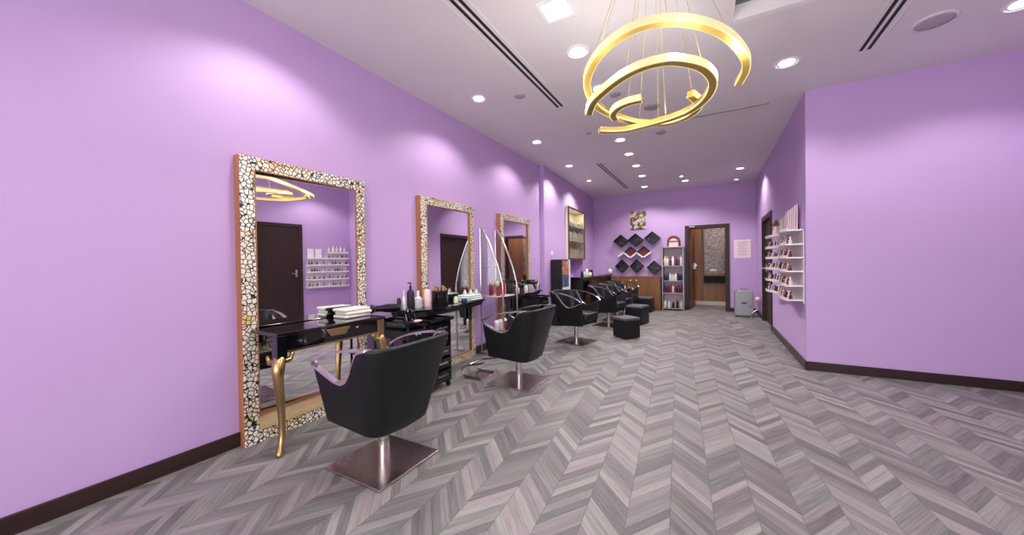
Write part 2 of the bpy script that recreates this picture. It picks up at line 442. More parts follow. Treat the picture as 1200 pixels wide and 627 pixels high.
# dark doorway in the right wall: frame with a closed leaf set back
f = MB()
f.box((XR-.02, RY0, 0), (XR+T, RY0+.09, RH)); f.box((XR-.02, RY1-.09, 0), (XR+T, RY1, RH)); f.box((XR-.02, RY0+.09, RH-.09), (XR+T, RY1-.09, RH))
d2 = structure('door_2', f, M['door'], bevel=.004)
f = MB(); f.box((XR+.04, RY0+.091, .01), (XR+.085, RY1-.091, RH-.091)); f.build('door_leaf', M['door'], d2)
f = MB(); f.tube([(XR+.035, RY1-.17, 1.05), (XR-.02, RY1-.17, 1.05), (XR-.025, RY1-.3, 1.05)], .011); f.box((XR+.025, RY1-.19, .97), (XR+.039, RY1-.15, 1.13)); f.build('handle', M['chrome'], d2)
# dark door on the side wall, seen only in the mirror
SY0, SY1 = 3.0, 3.88
f = MB()
f.box((XD-.03, SY0, 0), (XD+.01, SY0+.07, 2.12)); f.box((XD-.03, SY1-.07, 0), (XD+.01, SY1, 2.12)); f.box((XD-.03, SY0+.07, 2.05), (XD+.01, SY1-.07, 2.12))
d3 = structure('door_3', f, M['door'], bevel=.004)
f = MB(); f.box((XD-.015, SY0+.07, .01), (XD+.008, SY1-.07, 2.05)); f.build('door_leaf', M['door'], d3)
f = MB(); f.box((XD-.024, SY1-.15, .98), (XD-.015, SY1-.11, 1.14)); f.tube([(XD-.02, SY1-.13, 1.06), (XD-.06, SY1-.13, 1.06), (XD-.065, SY1-.25, 1.06)], .011); f.build('handle', M['chrome'], d3)

# ------------------------------------------------------------------ mirrors
def make_mirror(y0, w, h, label, rot=0, ledge=False, name='floor_mirror'):
    t = thing(name, (XL, y0, 0), label, 'mirror', 'pebble-framed mirrors along the wall')
    D, F = .08, .088
    f = MB(); f.box((.0, 0, 0), (D-.012, .02, h)); f.box((0, w-.02, 0), (D-.012, w, h)); f.box((0, .02, h-.02), (D-.012, w-.02, h)); f.box((0, .02, 0), (D-.012, w-.02, .02))
    f.build('side_casing', M['oak'], t)
    f = MB(); pr = D-.012
    f.box((pr, 0, 0), (D, F, h)); f.box((pr, w-F, 0), (D, w, h)); f.box((pr, F, h-F), (D, w-F, h)); f.box((pr, F, 0), (D, w-F, F))
    f.build('mosaic_border', M['mosaic'], t, bevel=.004)
    f = MB(); a, b = F, F+.005
    z0 = .19 if ledge else F
    f.box((D-.03, a, z0), (D+.003, b, h-a)); f.box((D-.03, w-b, z0), (D+.003, w-a, h-a)); f.box((D-.03, b, h-b), (D+.003, w-b, h-a)); f.box((D-.03, b, z0), (D+.003, w-b, z0+.01))
    f.build('inner_bead', M['oak'], t)
    f = MB(); f.box((-.003, -(w-2*a)/2, z0), (.003, (w-2*a)/2, h-a))
    g = f.build('glass', M['mirror'], t); g.location = (D-.035 if rot else D-.02, w/2, 0); g.rotation_euler = (0, 0, rot)
    if ledge:
        f = MB(); f.prism([(D-.012, F), (D+.008, F), (D+.004, .115), (D-.02, .19), (D-.05, .19)], F+.001, w-F-.001, 'Y')
        # prism along Y takes (x, z)
        f.build('bottom_ledge', M['ledge'], t)
    return t
make_mirror(1.185, .97, 1.955, 'pebble-framed mirror behind the gold-legged console table', R(-3.7), True)
make_mirror(2.87, .97, 1.955, 'pebble-framed mirror above the wavy black shelf with the tall black pot')
make_mirror(4.53, .97, 1.955, 'pebble-framed mirror beside the wall step, behind the glass display stand')

# ------------------------------------------------------------------ styling chairs (front = +X)
def make_chair(label):
    t = thing('styling_chair', (0, 0, 0), label, 'chair', 'black styling chairs along the wall')
    f = MB(); f.box((-.235, -.235, 0), (.235, .235, .016)); f.build('base_plate', M['steel'], t, bevel=.004)
    f = MB(); f.lathe([(.034, .0165), (.034, .14), (.03, .141), (.03, .33)], n=24); f.build('column', M['chrome'], t, smooth=True)
    f = MB(); f.box((-.11, -.11, .315), (.11, .11, .345)); f.build('underframe', M['black'], t)
    # tub shell: plan curve from the front tip of one side round the back to the other
    def plan(s, k):      # s 0..1 half shell from back centre to front tip; k 0 bottom .. 1 top
        hw = .225+.098*k; xb = -.19-.115*k; xf = .235+.03*k
        rc = .08+.03*k
        Lb = hw-rc; La = rc*math.pi/2; Ls = xf-(xb+rc)
        d = s*(Lb+La+Ls)
        bow = .03*k+.02
        if d < Lb: return (xb-bow*(1-(d/hw)**2), d)
        if d < Lb+La:
            a = (d-Lb)/rc
            off = bow*(1-(Lb/hw)**2)*(1-(d-Lb)/La)
            return (xb+rc-rc*math.cos(a)-off, Lb+rc*math.sin(a))
        return (xb+rc+(d-Lb-La), hw-.01*(d-Lb-La)/Ls)
    key = [(0, .775), (.30, .768), (.40, .765), (.47, .745), (.515, .69), (.56, .615), (.62, .562), (.69, .54), (.77, .545), (.86, .57), (.94, .598), (1, .618)]
    def ztop(s):
        for (a, z), (b, y) in zip(key, key[1:]):
            if s <= b:
                u = (s-a)/(b-a); return z+(y-z)*u
        return key[-1][1]
    def zbot(s): return .246+.034*s
    ss = [i/36 for i in range(-36, 37)]
    KZ = 9
    rows = []
    for s in ss:
        a = abs(s); sg = 1 if s >= 0 else -1
        row = []
        for j in range(KZ+1):
            z = zbot(a)+(ztop(a)-zbot(a))*j/KZ
            k = (z-.285)/(.775-.285)
            x, y = plan(a, k)
            row.append((x, sg*y, z))
        rows.append(row)
    f = MB(); f.grid(rows); f.build('tub_shell', M['leather'], t, smooth=True, solid=.034, bevel=.012, seg=3)
    # floor of the tub
    f = MB()
    pl = [plan(abs(s), .0) for s in ss]
    f.prism([((x*.9), (1 if s >= 0 else -1)*y*.9) for (x, y), s in zip(pl, ss)], .29, .345); f.build('seat_pan', M['leather'], t)
    f = MB(); f.prism([(-.21, -.15), (-.15, -.2), (.2, -.19), (.285, -.17), (.3, 0), (.285, .17), (.2, .19), (-.15, .2), (-.21, .15)], .346, .465)
    f.build('seat', M['leather'], t, smooth=True, bevel=.03, seg=4)
    # chrome trim: along the scoop, and the arm bar above it
    for sg in (-1, 1):
        path = []
        for i in range(15, 37):
            a = i/36; z = ztop(a); k = (z-.285)/.49; x, y = plan(a, k); path.append((x, sg*(y-.015), z+.006))
        fr = path[-1]
        arm = cr([fr, (.215, sg*.295, .665), (.1, sg*.298, .712), (-.02, sg*.3, .742), (-.13, sg*.298, .757), (-.225, sg*.285, .764), path[0]], 6)
        f = MB(); f.sweep(path, [(-.016, -.006), (.016, -.006), (.016, .006), (-.016, .006)])
        f.sweep(arm, [(-.017, -.006), (.017, -.006), (.017, .006), (-.017, .006)])
        f.build('armrest', M['chrome'], t, bevel=.003)
    return t
c0 = make_chair('black styling chair turned to the gold-legged console, closest to the camera')
c0.location = (-1.77, 1.515, 0); c0.rotation_euler = (0, 0, R(180))
for (x, y, rz, lab) in [
    (-1.72, 3.19, 180, 'black styling chair facing the wavy black shelf, next to the glass stand'),
    (-1.81, 5.22, -12, 'black styling chair on a dark square plate, turned away from the mirrors'),
    (-1.72, 6.82, -8, 'first black tub chair of the backwash row, behind the cube stool'),
    (-1.74, 7.6, -8, 'middle black tub chair of the backwash row'),
    (-1.77, 8.42, -8, 'last black tub chair of the backwash row, next to the low wooden cabinet')]:
    copy_tree(c0, (x, y, 0), R(rz), lab)

# footrest by the second chair
t = thing('footrest', (-2.2, 3.17, 0), 'low chrome footrest on the floor in front of the second styling chair', 'footrest')
f = MB(); f.prism([(-.1, -.14), (.12, -.14), (.12, .14), (-.1, .14)], 0, .012); f.build('foot_plate', M['steel'], t, bevel=.004)
for sy in (-.13, .13):
    f = MB(); f.tube(cr([(.11, sy, .018), (-.05, sy, .018), (-.115, sy, .04), (-.125, sy, .09), (-.06, sy, .135), (.06, sy, .16), (.15, sy, .185)], 6), .011); f.build('side_bar', M['chrome'], t, smooth=True)
f = MB(); f.tube([(-.1, -.119, .115), (-.1, .119, .115)], .013); f.build('cross_bar', M['chrome'], t, smooth=True)

# ------------------------------------------------------------------ console table with gold legs
t = thing('console_table', (XL+.085, 1.24, 0), 'black glossy console table with gold curved legs under the mirror', 'table')
Wd = .82; Dp = .315
f = MB(); f.box((0, -.015, .76), (Dp+.012, Wd+.015, .782)); f.build('table_top', M['gloss'], t, bevel=.004)
f = MB(); f.box((.0, .05, .662), (Dp-.012, Wd-.05, .759)); f.build('apron', M['gloss'], t)
f = MB(); f.box((.02, .05, .648), (Dp-.006, Wd-.05, .661)); f.build('apron_edge', M['gold'], t)
f = MB(); f.box((Dp-.0115, .16, .68), (Dp-.004, Wd-.16, .75)); dr = f.build('drawer', M['gloss'], t)
f = MB(); f.prism([(.31, .752), (.51, .752), (.47, .7), (.35, .7)], Dp-.004, Dp+.008, 'X'); f.build('drawer_pull', M['gold'], dr, bevel=.003)
f = MB(); f.sphere((Dp+.004, .57, .732), .011); f.build('lock', M['chrome'], dr, smooth=True)
for cx, cy, dx, dy in ((Dp-.03, .02, 1, -1), (Dp-.03, Wd-.02, 1, 1)):
    lg = MB(); lg.box((cx-.032, cy-.032, .6), (cx+.032, cy+.032, .759)); lo = lg.build('leg_block', M['gloss'] if dy < 0 else M['gold'], t, bevel=.004)
    path = cr([(cx, cy, .62), (cx+.022*dx, cy+.022*dy, .56), (cx+.026*dx, cy+.026*dy, .5), (cx+.012*dx, cy+.012*dy, .4), (cx-.006*dx, cy-.006*dy, .28), (cx-.012*dx, cy-.012*dy, .17), (cx-.004*dx, cy-.004*dy, .09), (cx+.016*dx, cy+.016*dy, .035), (cx+.03*dx, cy+.03*dy, .0)], 6)
    n = len(path)-1
    prof = [(0, .032), (.06, .038), (.14, .038), (.3, .029), (.5, .023), (.7, .019), (.82, .018), (.88, .022), (.95, .025), (1, .018)]
    def sc_(u):
        for (a, z), (b, y) in zip(prof, prof[1:]):
            if u <= b: return z+(y-z)*(u-a)/(b-a)
    f = MB(); f.tube(path, 1, 12, scales=[sc_(i/n) for i in range(n+1)], up=(dx*.7, dy*.7, .1)); f.build('leg', M['gold'], t, smooth=True)
    # carved ears beside the knee
    f = MB()
    f.tube(cr([(cx-.02, cy+dy*.02, .6), (cx-.07*dx, cy+dy*.025, .585), (cx-.1*dx, cy+dy*.02, .625)], 5), .014, scales=[1.3]*6+[1.0]*4+[.6])
    f.tube(cr([(cx+.02, cy-dy*.02, .6), (cx+.022, cy-dy*.05, .605), (cx+.015, cy-dy*.075, .645)], 5), .014, scales=[1.3]*6+[1.0]*4+[.6])
    f.build('carved_knee', M['gold'], t, smooth=True)

# ------------------------------------------------------------------ towels
def folded_towel(mb, c, lx, ly, lz, rz=0):
    vs = mb.box((c[0]-lx/2, c[1]-ly/2, c[2]), (c[0]+lx/2, c[1]+ly/2, c[2]+lz), Matrix.Rotation(rz, 3, 'Z'), c)
for k, (dx, dy, rz) in enumerate([(0, 0, .03), (.008, .01, -.04), (.0, -.006, .02)]):
    f = MB((-2.605+dx, 1.93+dy, .783+k*.026)); folded_towel(f, (-2.605+dx, 1.93+dy, .783+k*.026), .16, .24, .025, rz)
    tag(f.build('folded_towel', M['towel'], bevel=.011, seg=3), ['white folded towel lying directly on the gold-legged console table', 'white folded towel in the middle of the three on the console table', 'white folded towel topmost on the gold-legged console table'][k], 'towel', 'folded towels on the console table')

# ------------------------------------------------------------------ trolleys
def drawer_trolley(x0, x1, y0, y1, h, n, label):
    t = thing('drawer_trolley', ((x0+x1)/2, (y0+y1)/2, 0), label, 'trolley', 'black drawer trolleys')
    X, Y = (x1-x0)/2, (y1-y0)/2
    f = MB(); f.box((-X, -Y, .06), (X-.022, -Y+.014, h-.03)); f.box((-X, Y-.014, .06), (X-.022, Y, h-.03)); f.box((-X, -Y+.014, .06), (-X+.012, Y-.014, h-.03)); f.box((-X+.012, -Y+.014, .06), (X-.022, Y-.014, .08))
    f.build('body', M['black'], t)
    f = MB(); f.box((-X-.01, -Y-.012, h-.03), (X+.012, Y+.012, h-.012)); f.box((-X-.01, -Y-.012, h-.012), (X+.012, -Y, h)); f.box((-X-.01, Y, h-.012), (X+.012, Y+.012, h)); f.box((X, -Y, h-.012), (X+.012, Y, h)); f.build('tray_top', M['gloss'], t, bevel=.003)
    dz = (h-.03-.09)/n
    for k in range(n):
        z = .085+k*dz
        f = MB(); f.box((X-.18, -Y+.018, z+.006), (X-.004, Y-.018, z+dz-.014)); d = f.build('drawer', M['gloss'], t, bevel=.006)
        f = MB(); f.box((X-.0035, -.07, z+dz*.42), (X+.012, .07, z+dz*.42+.014)); f.build('pull', M['greymetal'] if k % 2 else M['chrome'], d, bevel=.003)
    for sx in (-X+.03, X-.045):
        for sy in (-Y+.025, Y-.025):
            f = MB(); f.cyl((sx, sy-.011, .027), .026, .022, 14, 'Y'); f.box((sx-.012, sy-.015, .04), (sx+.012, sy+.015, .059)); f.build('caster', M['black'], t)
    return t
drawer_trolley(-2.62, -2.255, 2.49, 2.8, .69, 5, 'tall black drawer trolley under the wavy shelf, behind the closest chair')
drawer_trolley(-2.66, -2.3, 5.0, 5.34, .69, 5, 'black drawer trolley by the third mirror')

# open tool trolley with hair dryer
t = thing('tool_trolley', (-2.5, 2.34, 0), 'black open tool trolley beside the console table', 'trolley')
X, Y = .23, .12
for sx in (-X+.02, X-.02):
    for sy in (-Y+.02, Y-.02):
        f = MB(); f.cyl((sx, sy, .05), .012, .61, 10); f.build('post', M['black'], t)
        f = MB(); f.cyl((sx, sy-.01, .026), .026, .02, 14, 'Y'); f.build('caster', M['matte'], t)
f = MB(); f.box((-X, -Y, .66), (X, Y, .672)); f.box((-X, -Y, .672), (X, -Y+.01, .7)); f.box((-X, Y-.01, .672), (X, Y, .7)); f.box((-X, -Y+.01, .672), (-X+.01, Y-.01, .7)); f.box((X-.01, -Y+.01, .672), (X, Y-.01, .7)); f.build('top_tray', M['gloss'], t, bevel=.003)
f = MB(); f.box((-X+.008, -Y+.008, .55), (X-.008, Y-.008, .63)); d = f.build('drawer', M['black'], t, bevel=.005)
f = MB(); f.sphere((X, -.02, .59), .012); f.sphere((X, .02, .59), .012); f.build('knob', M['greymetal'], d, smooth=True)
for z in (.12, .34):
    f = MB(); f.box((-X, -Y, z), (X, Y, z+.015)); f.box((-X, -Y, z+.015), (X, -Y+.008, z+.05)); f.box((-X, Y-.008, z+.015), (X, Y, z+.05)); f.build('shelf', M['black'], t)
# things on it
def hair_dryer(loc, rz, label):
    t = thing('hair_dryer', loc, label, 'hair dryer', 'hair dryers', rz)
    f = MB(); f.lathe([(.02, -.1), (.034, -.095), (.04, -.04), (.04, .02), (.028, .08), (.03, .12), (.024, .121)], (0, 0, .135), 18, 'X'); f.build('barrel', M['gloss'], t, smooth=True)
    f = MB(); f.tube([(-.03, 0, .1), (-.05, 0, .055), (-.06, 0, .024)], .018, 12); f.build('grip', M['black'], t, smooth=True)
    f = MB(); f.lathe([(.012, .122), (.03, .125), (.04, .15), (.045, .16), (.02, .161)], (0, 0, .135), 14, 'X'); f.build('nozzle', M['matte'], t, smooth=True)
    return t
hair_dryer((-2.62, 2.33, .6725), R(235), 'black hair dryer standing on the open tool trolley')
f = MB((-2.43, 2.4, .68))
for k in range(9):
    a = k*.7; f.tube(cr([(-2.43+.06*math.cos(a), 2.4+.02*math.sin(a), .685), (-2.43+.045*math.cos(a+.6), 2.4+.04*math.sin(a+.6), .75+.018*(k % 4)), (-2.43+.06*math.cos(a+1.2), 2.4+.03*math.sin(a+1.2), .69)], 5), .007, 6)
tag(f.build('power_cable', M['gloss'], smooth=True), 'black coiled cable on the open tool trolley', 'cable')
f = MB((-2.33, 2.4, .6725)); f.lathe([(.03, .0), (.04, .004), (.038, .03), (.02, .034)], (-2.33, 2.4, .6725), 18)
tag(f.build('small_bowl', M['pink'], smooth=True), 'small pale pink pot on the open tool trolley', 'pot')
t = thing('hair_brush', (-2.44, 2.27, .6735), 'black round hair brush lying on the tool trolley tray', 'brush', None, R(20))
f = MB(); f.lathe([(.01, 0), (.022, .01), (.022, .09), (.01, .1)], (-.05, 0, .0235), 14, 'X'); f.build('bristles', M['matte'], t, smooth=True)
f = MB(); f.lathe([(.006, .1005), (.009, .12), (.008, .2), (.004, .205)], (-.05, 0, .023), 10, 'X'); f.build('handle', M['black'], t, smooth=True)

# ------------------------------------------------------------------ wavy wall shelves in front of mirror 2 and 3
def wavy_shelf(y0, y1, label):
    t = thing('wavy_shelf', (XL+.082, y0, .7), label, 'shelf', 'wavy black console shelves')
    L_ = y1-y0; n = 40
    front = []
    for i in range(n+1):
        u = i/n; d = .30+.05*math.sin(u*2*math.pi*1.0-.4)-.17*max(0, (u-.78)/.22)**2-.14*max(0, (.1-u)/.1)
        front.append((d, u*L_))
    f = MB(); f.prism([(0, 0)]+front+[(0, L_)], .045, .07); f.build('shelf_top', M['gloss'], t, bevel=.004)
    f = MB(); f.prism([(0, .03)]+[(d*.86, .03+y*(L_-.06)/L_) for d, y in front]+[(0, L_-.03)], .0, .0445); f.build('under_panel', M['black'], t)
    f = MB(); f.box((0, L_*.36, -.2), (.02, L_*.36+.05, -.0005)); f.box((0, L_*.85, -.2), (.02, L_*.85+.05, -.0005)); f.build('wall_bracket', M['black'], t)
    return t
wavy_shelf(2.46, 3.9, 'wavy-fronted black shelf before the second mirror')
wavy_shelf(4.42, 5.62, 'wavy-fronted black shelf before the third mirror, beside the wall step')

# bottles --------------------------------------------------------------
def bottle(loc, r, h, body, cap, label, group, style='pump', cat='bottle', name='bottle'):
    t = thing(name, loc, label, cat, group)
    if style == 'pump':
        f = MB(); f.lathe([(r*.9, 0), (r, .01), (r, h*.62), (r*.75, h*.7), (r*.35, h*.74)], n=16); f.build('body', body, t, smooth=True)
        f = MB(); f.cyl((0, 0, h*.741), r*.34, h*.13, 12); f.cyl((0, 0, h*.872), r*.14, h*.1, 8); f.box((-r*.9, -r*.18, h*.96), (r*.3, r*.18, h)); f.build('pump', cap, t)
    elif style == 'round':
        f = MB(); f.lathe([(r*.9, 0), (r, .01), (r, h*.7), (r*.93, h*.78)], n=16); f.build('body', body, t, smooth=True)
        f = MB(); f.lathe([(r*.92, h*.781), (r*.9, h*.93), (r*.6, h), (r*.1, h*1.002)], n=16); f.build('cap', cap, t, smooth=True)
    elif style == 'neck':
        f = MB(); f.lathe([(r*.9, 0), (r, .008), (r, h*.55), (r*.4, h*.68)], n=14); f.build('body', body, t, smooth=True)
        f = MB(); f.lathe([(r*.38, h*.681), (r*.32, h), (r*.2, h*1.003)], n=12); f.build('cap', cap, t, smooth=True)
    return t
ZS = .771
bottle((-2.655, 2.485, ZS), .02, .115, M['black'], M['black'], 'short black tube at the end of the wavy shelf', 'bottles on the wavy shelf', 'round')
bottle((-2.63, 2.525, ZS), .016, .19, M['white'], M['white'], 'thin white spray bottle between two black bottles', 'bottles on the wavy shelf', 'neck')
bottle((-2.6, 2.585, ZS), .036, .26, M['matte'], M['matte'], 'tall black pump bottle on the wavy shelf', 'bottles on the wavy shelf', 'pump')
bottle((-2.57, 2.655, ZS), .042, .175, M['clear'], M['white'], 'translucent round-shouldered bottle with white cap on the wavy shelf', 'bottles on the wavy shelf', 'neck')
bottle((-2.55, 2.765, ZS), .036, .18, M['pink'], M['pink'], 'pale pink round-topped bottle on the wavy shelf', 'bottles on the wavy shelf', 'round')
# black pot with golden curlers
t = thing('tool_pot', (-2.6, 3.02, ZS), 'black round pot filled with golden hair curlers, before the second mirror', 'pot')
f = MB(); f.lathe([(.085, 0), (.088, .005), (.088, .15), (.08, .15), (.08, .02), (.01, .018)], n=24); f.build('pot', M['gloss'], t, smooth=True)
for k in range(8):
    a = k*2*math.pi/8; r = .052 if k < 7 else 0
    f = MB((-2.6+r*math.cos(a), 3.02+r*math.sin(a), ZS+.09))
    f.cyl((-2.6+r*math.cos(a), 3.02+r*math.sin(a), ZS+.025), .014, .155+.012*(k % 3), 10)
    tag(f.build('hair_curler', M['gold'], smooth=True), 'golden hair curler upright in the black round pot', 'curler', 'curlers in the black pot')
f = MB((-2.5, 3.17, ZS)); f.lathe([(.02, 0), (.026, .006), (.024, .06), (.018, .062), (.012, .075)], (-2.5, 3.17, ZS), 14)
tag(f.build('cream_jar', M['cream'], smooth=True), 'small cream jar next to the black pot', 'jar')
f = MB((-2.45, 3.26, ZS)); f.lathe([(.03, 0), (.034, .006), (.034, .035), (.03, .045)], (-2.45, 3.26, ZS), 14)
tag(f.build('clip_tub', M['navy'], smooth=True), 'small navy tub at the front of the wavy shelf', 'tub')
for k in range(3):
    o = (-2.55, 3.5, ZS+k*.024)
    f = MB(o); folded_towel(f, o, .15, .34-.02*k, .023, .02*k)
    tag(f.build('folded_towel', M['mint'], bevel=.01, seg=3), ['pale mint folded towel lowest in the stack on the wavy shelf', 'pale mint folded towel in the middle of the stack of three', 'pale mint folded towel topmost in the stack on the wavy shelf'][k], 'towel', 'mint towels on the wavy shelf')
for k in range(3):
    o = (-2.56+.02*k, 3.42+.09*k, ZS+.073)
    f = MB(o); f.lathe([(.02, 0), (.024, .005), (.022, .03), (.01, .045), (.008, .06)], o, 12)
    tag(f.build('small_bottle', M['clear'], smooth=True), 'little clear bottle on the mint towel stack', 'bottle', 'little bottles on the mint towels')

# ------------------------------------------------------------------ glass display stand between the mirrors
t = thing('display_stand', (-2.5, 4.13, 0), 'glass display stand with two curved chrome uprights between the mirrors', 'stand')
for sy in (-.18, .2):
    up = [(-.2, 1.7), (-.11, 1.55), (-.02, 1.36), (.06, 1.15), (.105, .98), (.12, .85), (.12, .02)]
    pth = cr([(x+.03, sy, z) for x, z in up], 6)
    f = MB(); f.tube(pth, .013, 10, up=(0, 1, 0)); f.build('upright', M['chrome'], t, smooth=True)
    f = MB(); f.prism([(-.18, .75)]+[(p.x-.016, p.z) for p in reversed(pth) if p.z > .75], sy-.003, sy+.003, 'Y'); f.build('side_glass', M['glass'], t)
    f = MB(); f.tube([(-.19, sy, .02), (-.19, sy, 1.68)], .008, 8); f.build('rear_post', M['chrome'], t)
    f = MB(); f.box((-.24, sy-.02, 0), (.2, sy+.02, .018)); f.build('foot', M['chrome'], t, bevel=.004)
for z in (.3, .77, 1.15):
    f = MB(); f.box((-.18, -.166, z), (.125 if z < 1 else .03, .186, z+.012)); f.build('shelf', M['glass'] if z != .77 else M['acrylic'], t)
for k, (x, y, m, st, lab) in enumerate([(-2.46, 4.02, 'red', 'neck', 'red bottle with white cap at the corner of the display stand'), (-2.52, 4.09, 'pink', 'round', 'pale pink bottle between two red bottles on the stand'), (-2.46, 4.15, 'red', 'round', 'red bottle beside the pale pink bottle'), (-2.58, 4.03, 'red', 'round', 'red bottle at the rear of the display stand')]):
    bottle((x, y, .7825), .028, .2 if st == 'neck' else .19, M[m], M['white'] if st == 'neck' else M[m], lab+', middle shelf', 'bottles on the display stand', st)
t = thing('potted_plant', (-2.6, 4.2, .7825), 'small green plant in a white cup on the display stand', 'plant')
f = MB(); f.lathe([(.025, 0), (.033, .06), (.028, .06), (.026, .05)], n=14); f.build('cup', M['white'], t, smooth=True)
f = MB()
for k in range(16):
    a = k*2.4; l = .07+.03*(k % 3)
    f.tube([(0, 0, .05), (.5*l*math.cos(a), .5*l*math.sin(a), .05+l), (l*math.cos(a), l*math.sin(a), .05+l*1.1)], .007, 5, scales=[.4, 1.4, .2], flat=.4)
f.build('leaves', M['green'], t, smooth=True)
bottle((-2.52, 4.26, .7825), .03, .16, M['cream'], M['cream'], 'cream bottle beside the small green plant', 'bottles on the display stand', 'round')
# things on the lower glass shelf
for k, (y, m) in enumerate([(4.03, 'clear'), (4.13, 'pink'), (4.24, 'maroon')]):
    bottle((-2.5, y, .3125), .035, .14, M[m], M['white'], ['clear jar on the low shelf of the display stand', 'pink jar on the low shelf of the display stand', 'maroon jar on the low shelf of the display stand'][k], 'jars low on the display stand', 'round', 'jar', 'jar')

# on the third shelf
for k, (x, y, r, h, m, st, lab) in enumerate([
    (-2.55, 4.5, .03, .15, 'black', 'round', 'black bottle standing by the edge of the third mirror'),
    (-2.5, 4.62, .035, .12, 'clear', 'neck', 'clear squat bottle before the third mirror'),
    (-2.56, 4.74, .028, .2, 'matte', 'pump', 'matte black pump bottle before the third mirror'),
    (-2.48, 4.86, .03, .1, 'white', 'round', 'white squat jar before the third mirror'),
    (-2.55, 4.98, .03, .16, 'black', 'pump', 'glossy black pump bottle, middle of the third shelf'),
    (-2.5, 5.3, .03, .12, 'clear', 'round', 'clear jar at the far end of the third shelf'),
    (-2.55, 5.45, .028, .1, 'black', 'round', 'short black jar at the far end of the third shelf')]):
    bottle((x, y, ZS), r, h, M[m], M['white'] if m == 'clear' else M[m], lab, 'products on the third shelf', st)
hair_dryer((-2.52, 5.14, ZS+.004), R(200), 'black hair dryer standing on the third shelf')

# ------------------------------------------------------------------ display tower with the portrait
t = thing('display_tower', (-2.595, 6.63, 0), 'tall black display tower with a portrait strip, against the wall', 'display tower')
f = MB(); f.box((-.12, -.24, 0), (.1, .24, .62)); f.build('plinth', M['gloss'], t, bevel=.003)
f = MB(); f.box((-.12, -.24, .6205), (.1, .24, 1.275)); f.build('cabinet', M['black'], t, bevel=.004)
f = MB(); f.box((.1005, -.2, .98), (.106, .14, 1.25)); f.build('portrait', M['skinprint'], t)
f = MB(); f.box((.1005, -.2, .735), (.106, .14, .979)); f.build('portrait_lower', M['jeanprint'], t)
f = MB(); f.box((.1005, .141, .68), (.115, .2, 1.27)); f.box((.1005, -.2, .68), (.115, .14, .734)); f.build('light_edge', M['white'], t)
t = thing('light_switch', (far(.0, .38)[0], 6.48, 1.4), 'white wall switch plate above the black display tower', 'switch')
f = MB(); f.box((.001, -.045, -.045), (.01, .045, .045)); f.build('plate', M['white'], t, bevel=.003)
f = MB(); f.box((.0105, -.018, -.018), (.016, .018, .018)); f.build('rocker', M['acrylic'], t)

# ------------------------------------------------------------------ wall showcase with towels
XF = far(0, 1.9)[0]
t = thing('wall_showcase', (XF, 6.1+(N0+N1)/2, 1.285), 'wooden wall showcase with glass doors and towels inside', 'cabinet')
W_ = (N1-N0)/2-.012; Hc = 1.165; dpt = .2; t.rotation_euler = (0, 0, -ang*0+math.atan(.18/3.8))
f = MB(); f.box((-dpt, -W_, 0), (.05, -W_+.018, Hc)); f.box((-dpt, W_-.018, 0), (.05, W_, Hc)); f.box((-dpt, -W_+.018, 0), (.05, W_-.018, .02)); f.box((-dpt, -W_+.018, Hc-.02), (.05, W_-.018, Hc)); f.box((-dpt, -W_+.018, .02), (-dpt+.01, W_-.018, Hc-.02))
f.build('carcass', M['cream'], t)
f = MB(); e = .034; x0, x1 = .0505, .075
f.box((x0, -W_, 0), (x1, -W_+e, Hc)); f.box((x0, W_-e, 0), (x1, W_, Hc)); f.box((x0, -W_+e, 0), (x1, W_-e, e)); f.box((x0, -W_+e, Hc-e), (x1, W_-e, Hc)); f.build('face_frame', M['showwood'], t, bevel=.003)
for s_ in (-1, 1):
    f = MB(); f.box((.055, min(0, s_*(W_-e))+.004, e+.002), (.061, max(0, s_*(W_-e))-.004, Hc-e-.002)); f.build('glass_door', M['vitrine'], t)
f = MB(); f.box((.052, -.0035, e), (.066, .0035, .42)); f.build('door_edge', M['greymetal'], t)
for z in (.42, .75):
    f = MB(); f.box((-dpt+.011, -W_+.019, z), (.04, W_-.019, z+.014)); f.build('shelf', M['white'], t)
tm = Matrix.Translation(t.location) @ Matrix.Rotation(t.rotation_euler.z, 4, 'Z')
for row, (z, n, st) in enumerate([(.435, 9, 1), (.765, 8, 0)]):
    proto = None
    for k in range(n):
        y = -W_+.09+(2*W_-.18)*k/(n-1)
        loc = tm @ Vector((-.07, y, z))
        f = MB()
        if st:
            hh = .17+.05*((k*5) % 3)/2
            f.box((-.08, -.055, 0), (.08, .055, hh)); bv = .025
        else:
            f.lathe([(.02, -.09), (.062, -.085), (.066, 0), (.062, .085), (.02, .09)], (0, 0, .067), 16, 'X'); bv = 0
        o = f.build('folded_towel' if st else 'rolled_towel', M['towel'] if (k+row) % 3 else M['cream'], smooth=True, bevel=bv, seg=3); o.location = loc; o.rotation_euler = (0, 0, t.rotation_euler.z)
        tag(o, ('pale folded towel standing on the lower showcase shelf' if st else 'pale rolled towel on the upper showcase shelf'), 'towel', 'folded towels in the showcase' if st else 'rolled towels in the showcase')
for k, (y, h) in enumerate([(-.4, .2), (-.15, .26), (.2, .22), (.4, .24)]):
    loc = tm @ Vector((-.08, y, .021)); f = MB(); f.box((-.06, -.07, 0), (.06, .07, h)); o = f.build('storage_box', M['cream'] if k % 2 else M['white'], bevel=.005); o.location = loc; o.rotation_euler = (0, 0, t.rotation_euler.z)
    tag(o, 'pale box at the bottom of the wall showcase', 'box', 'boxes in the showcase')

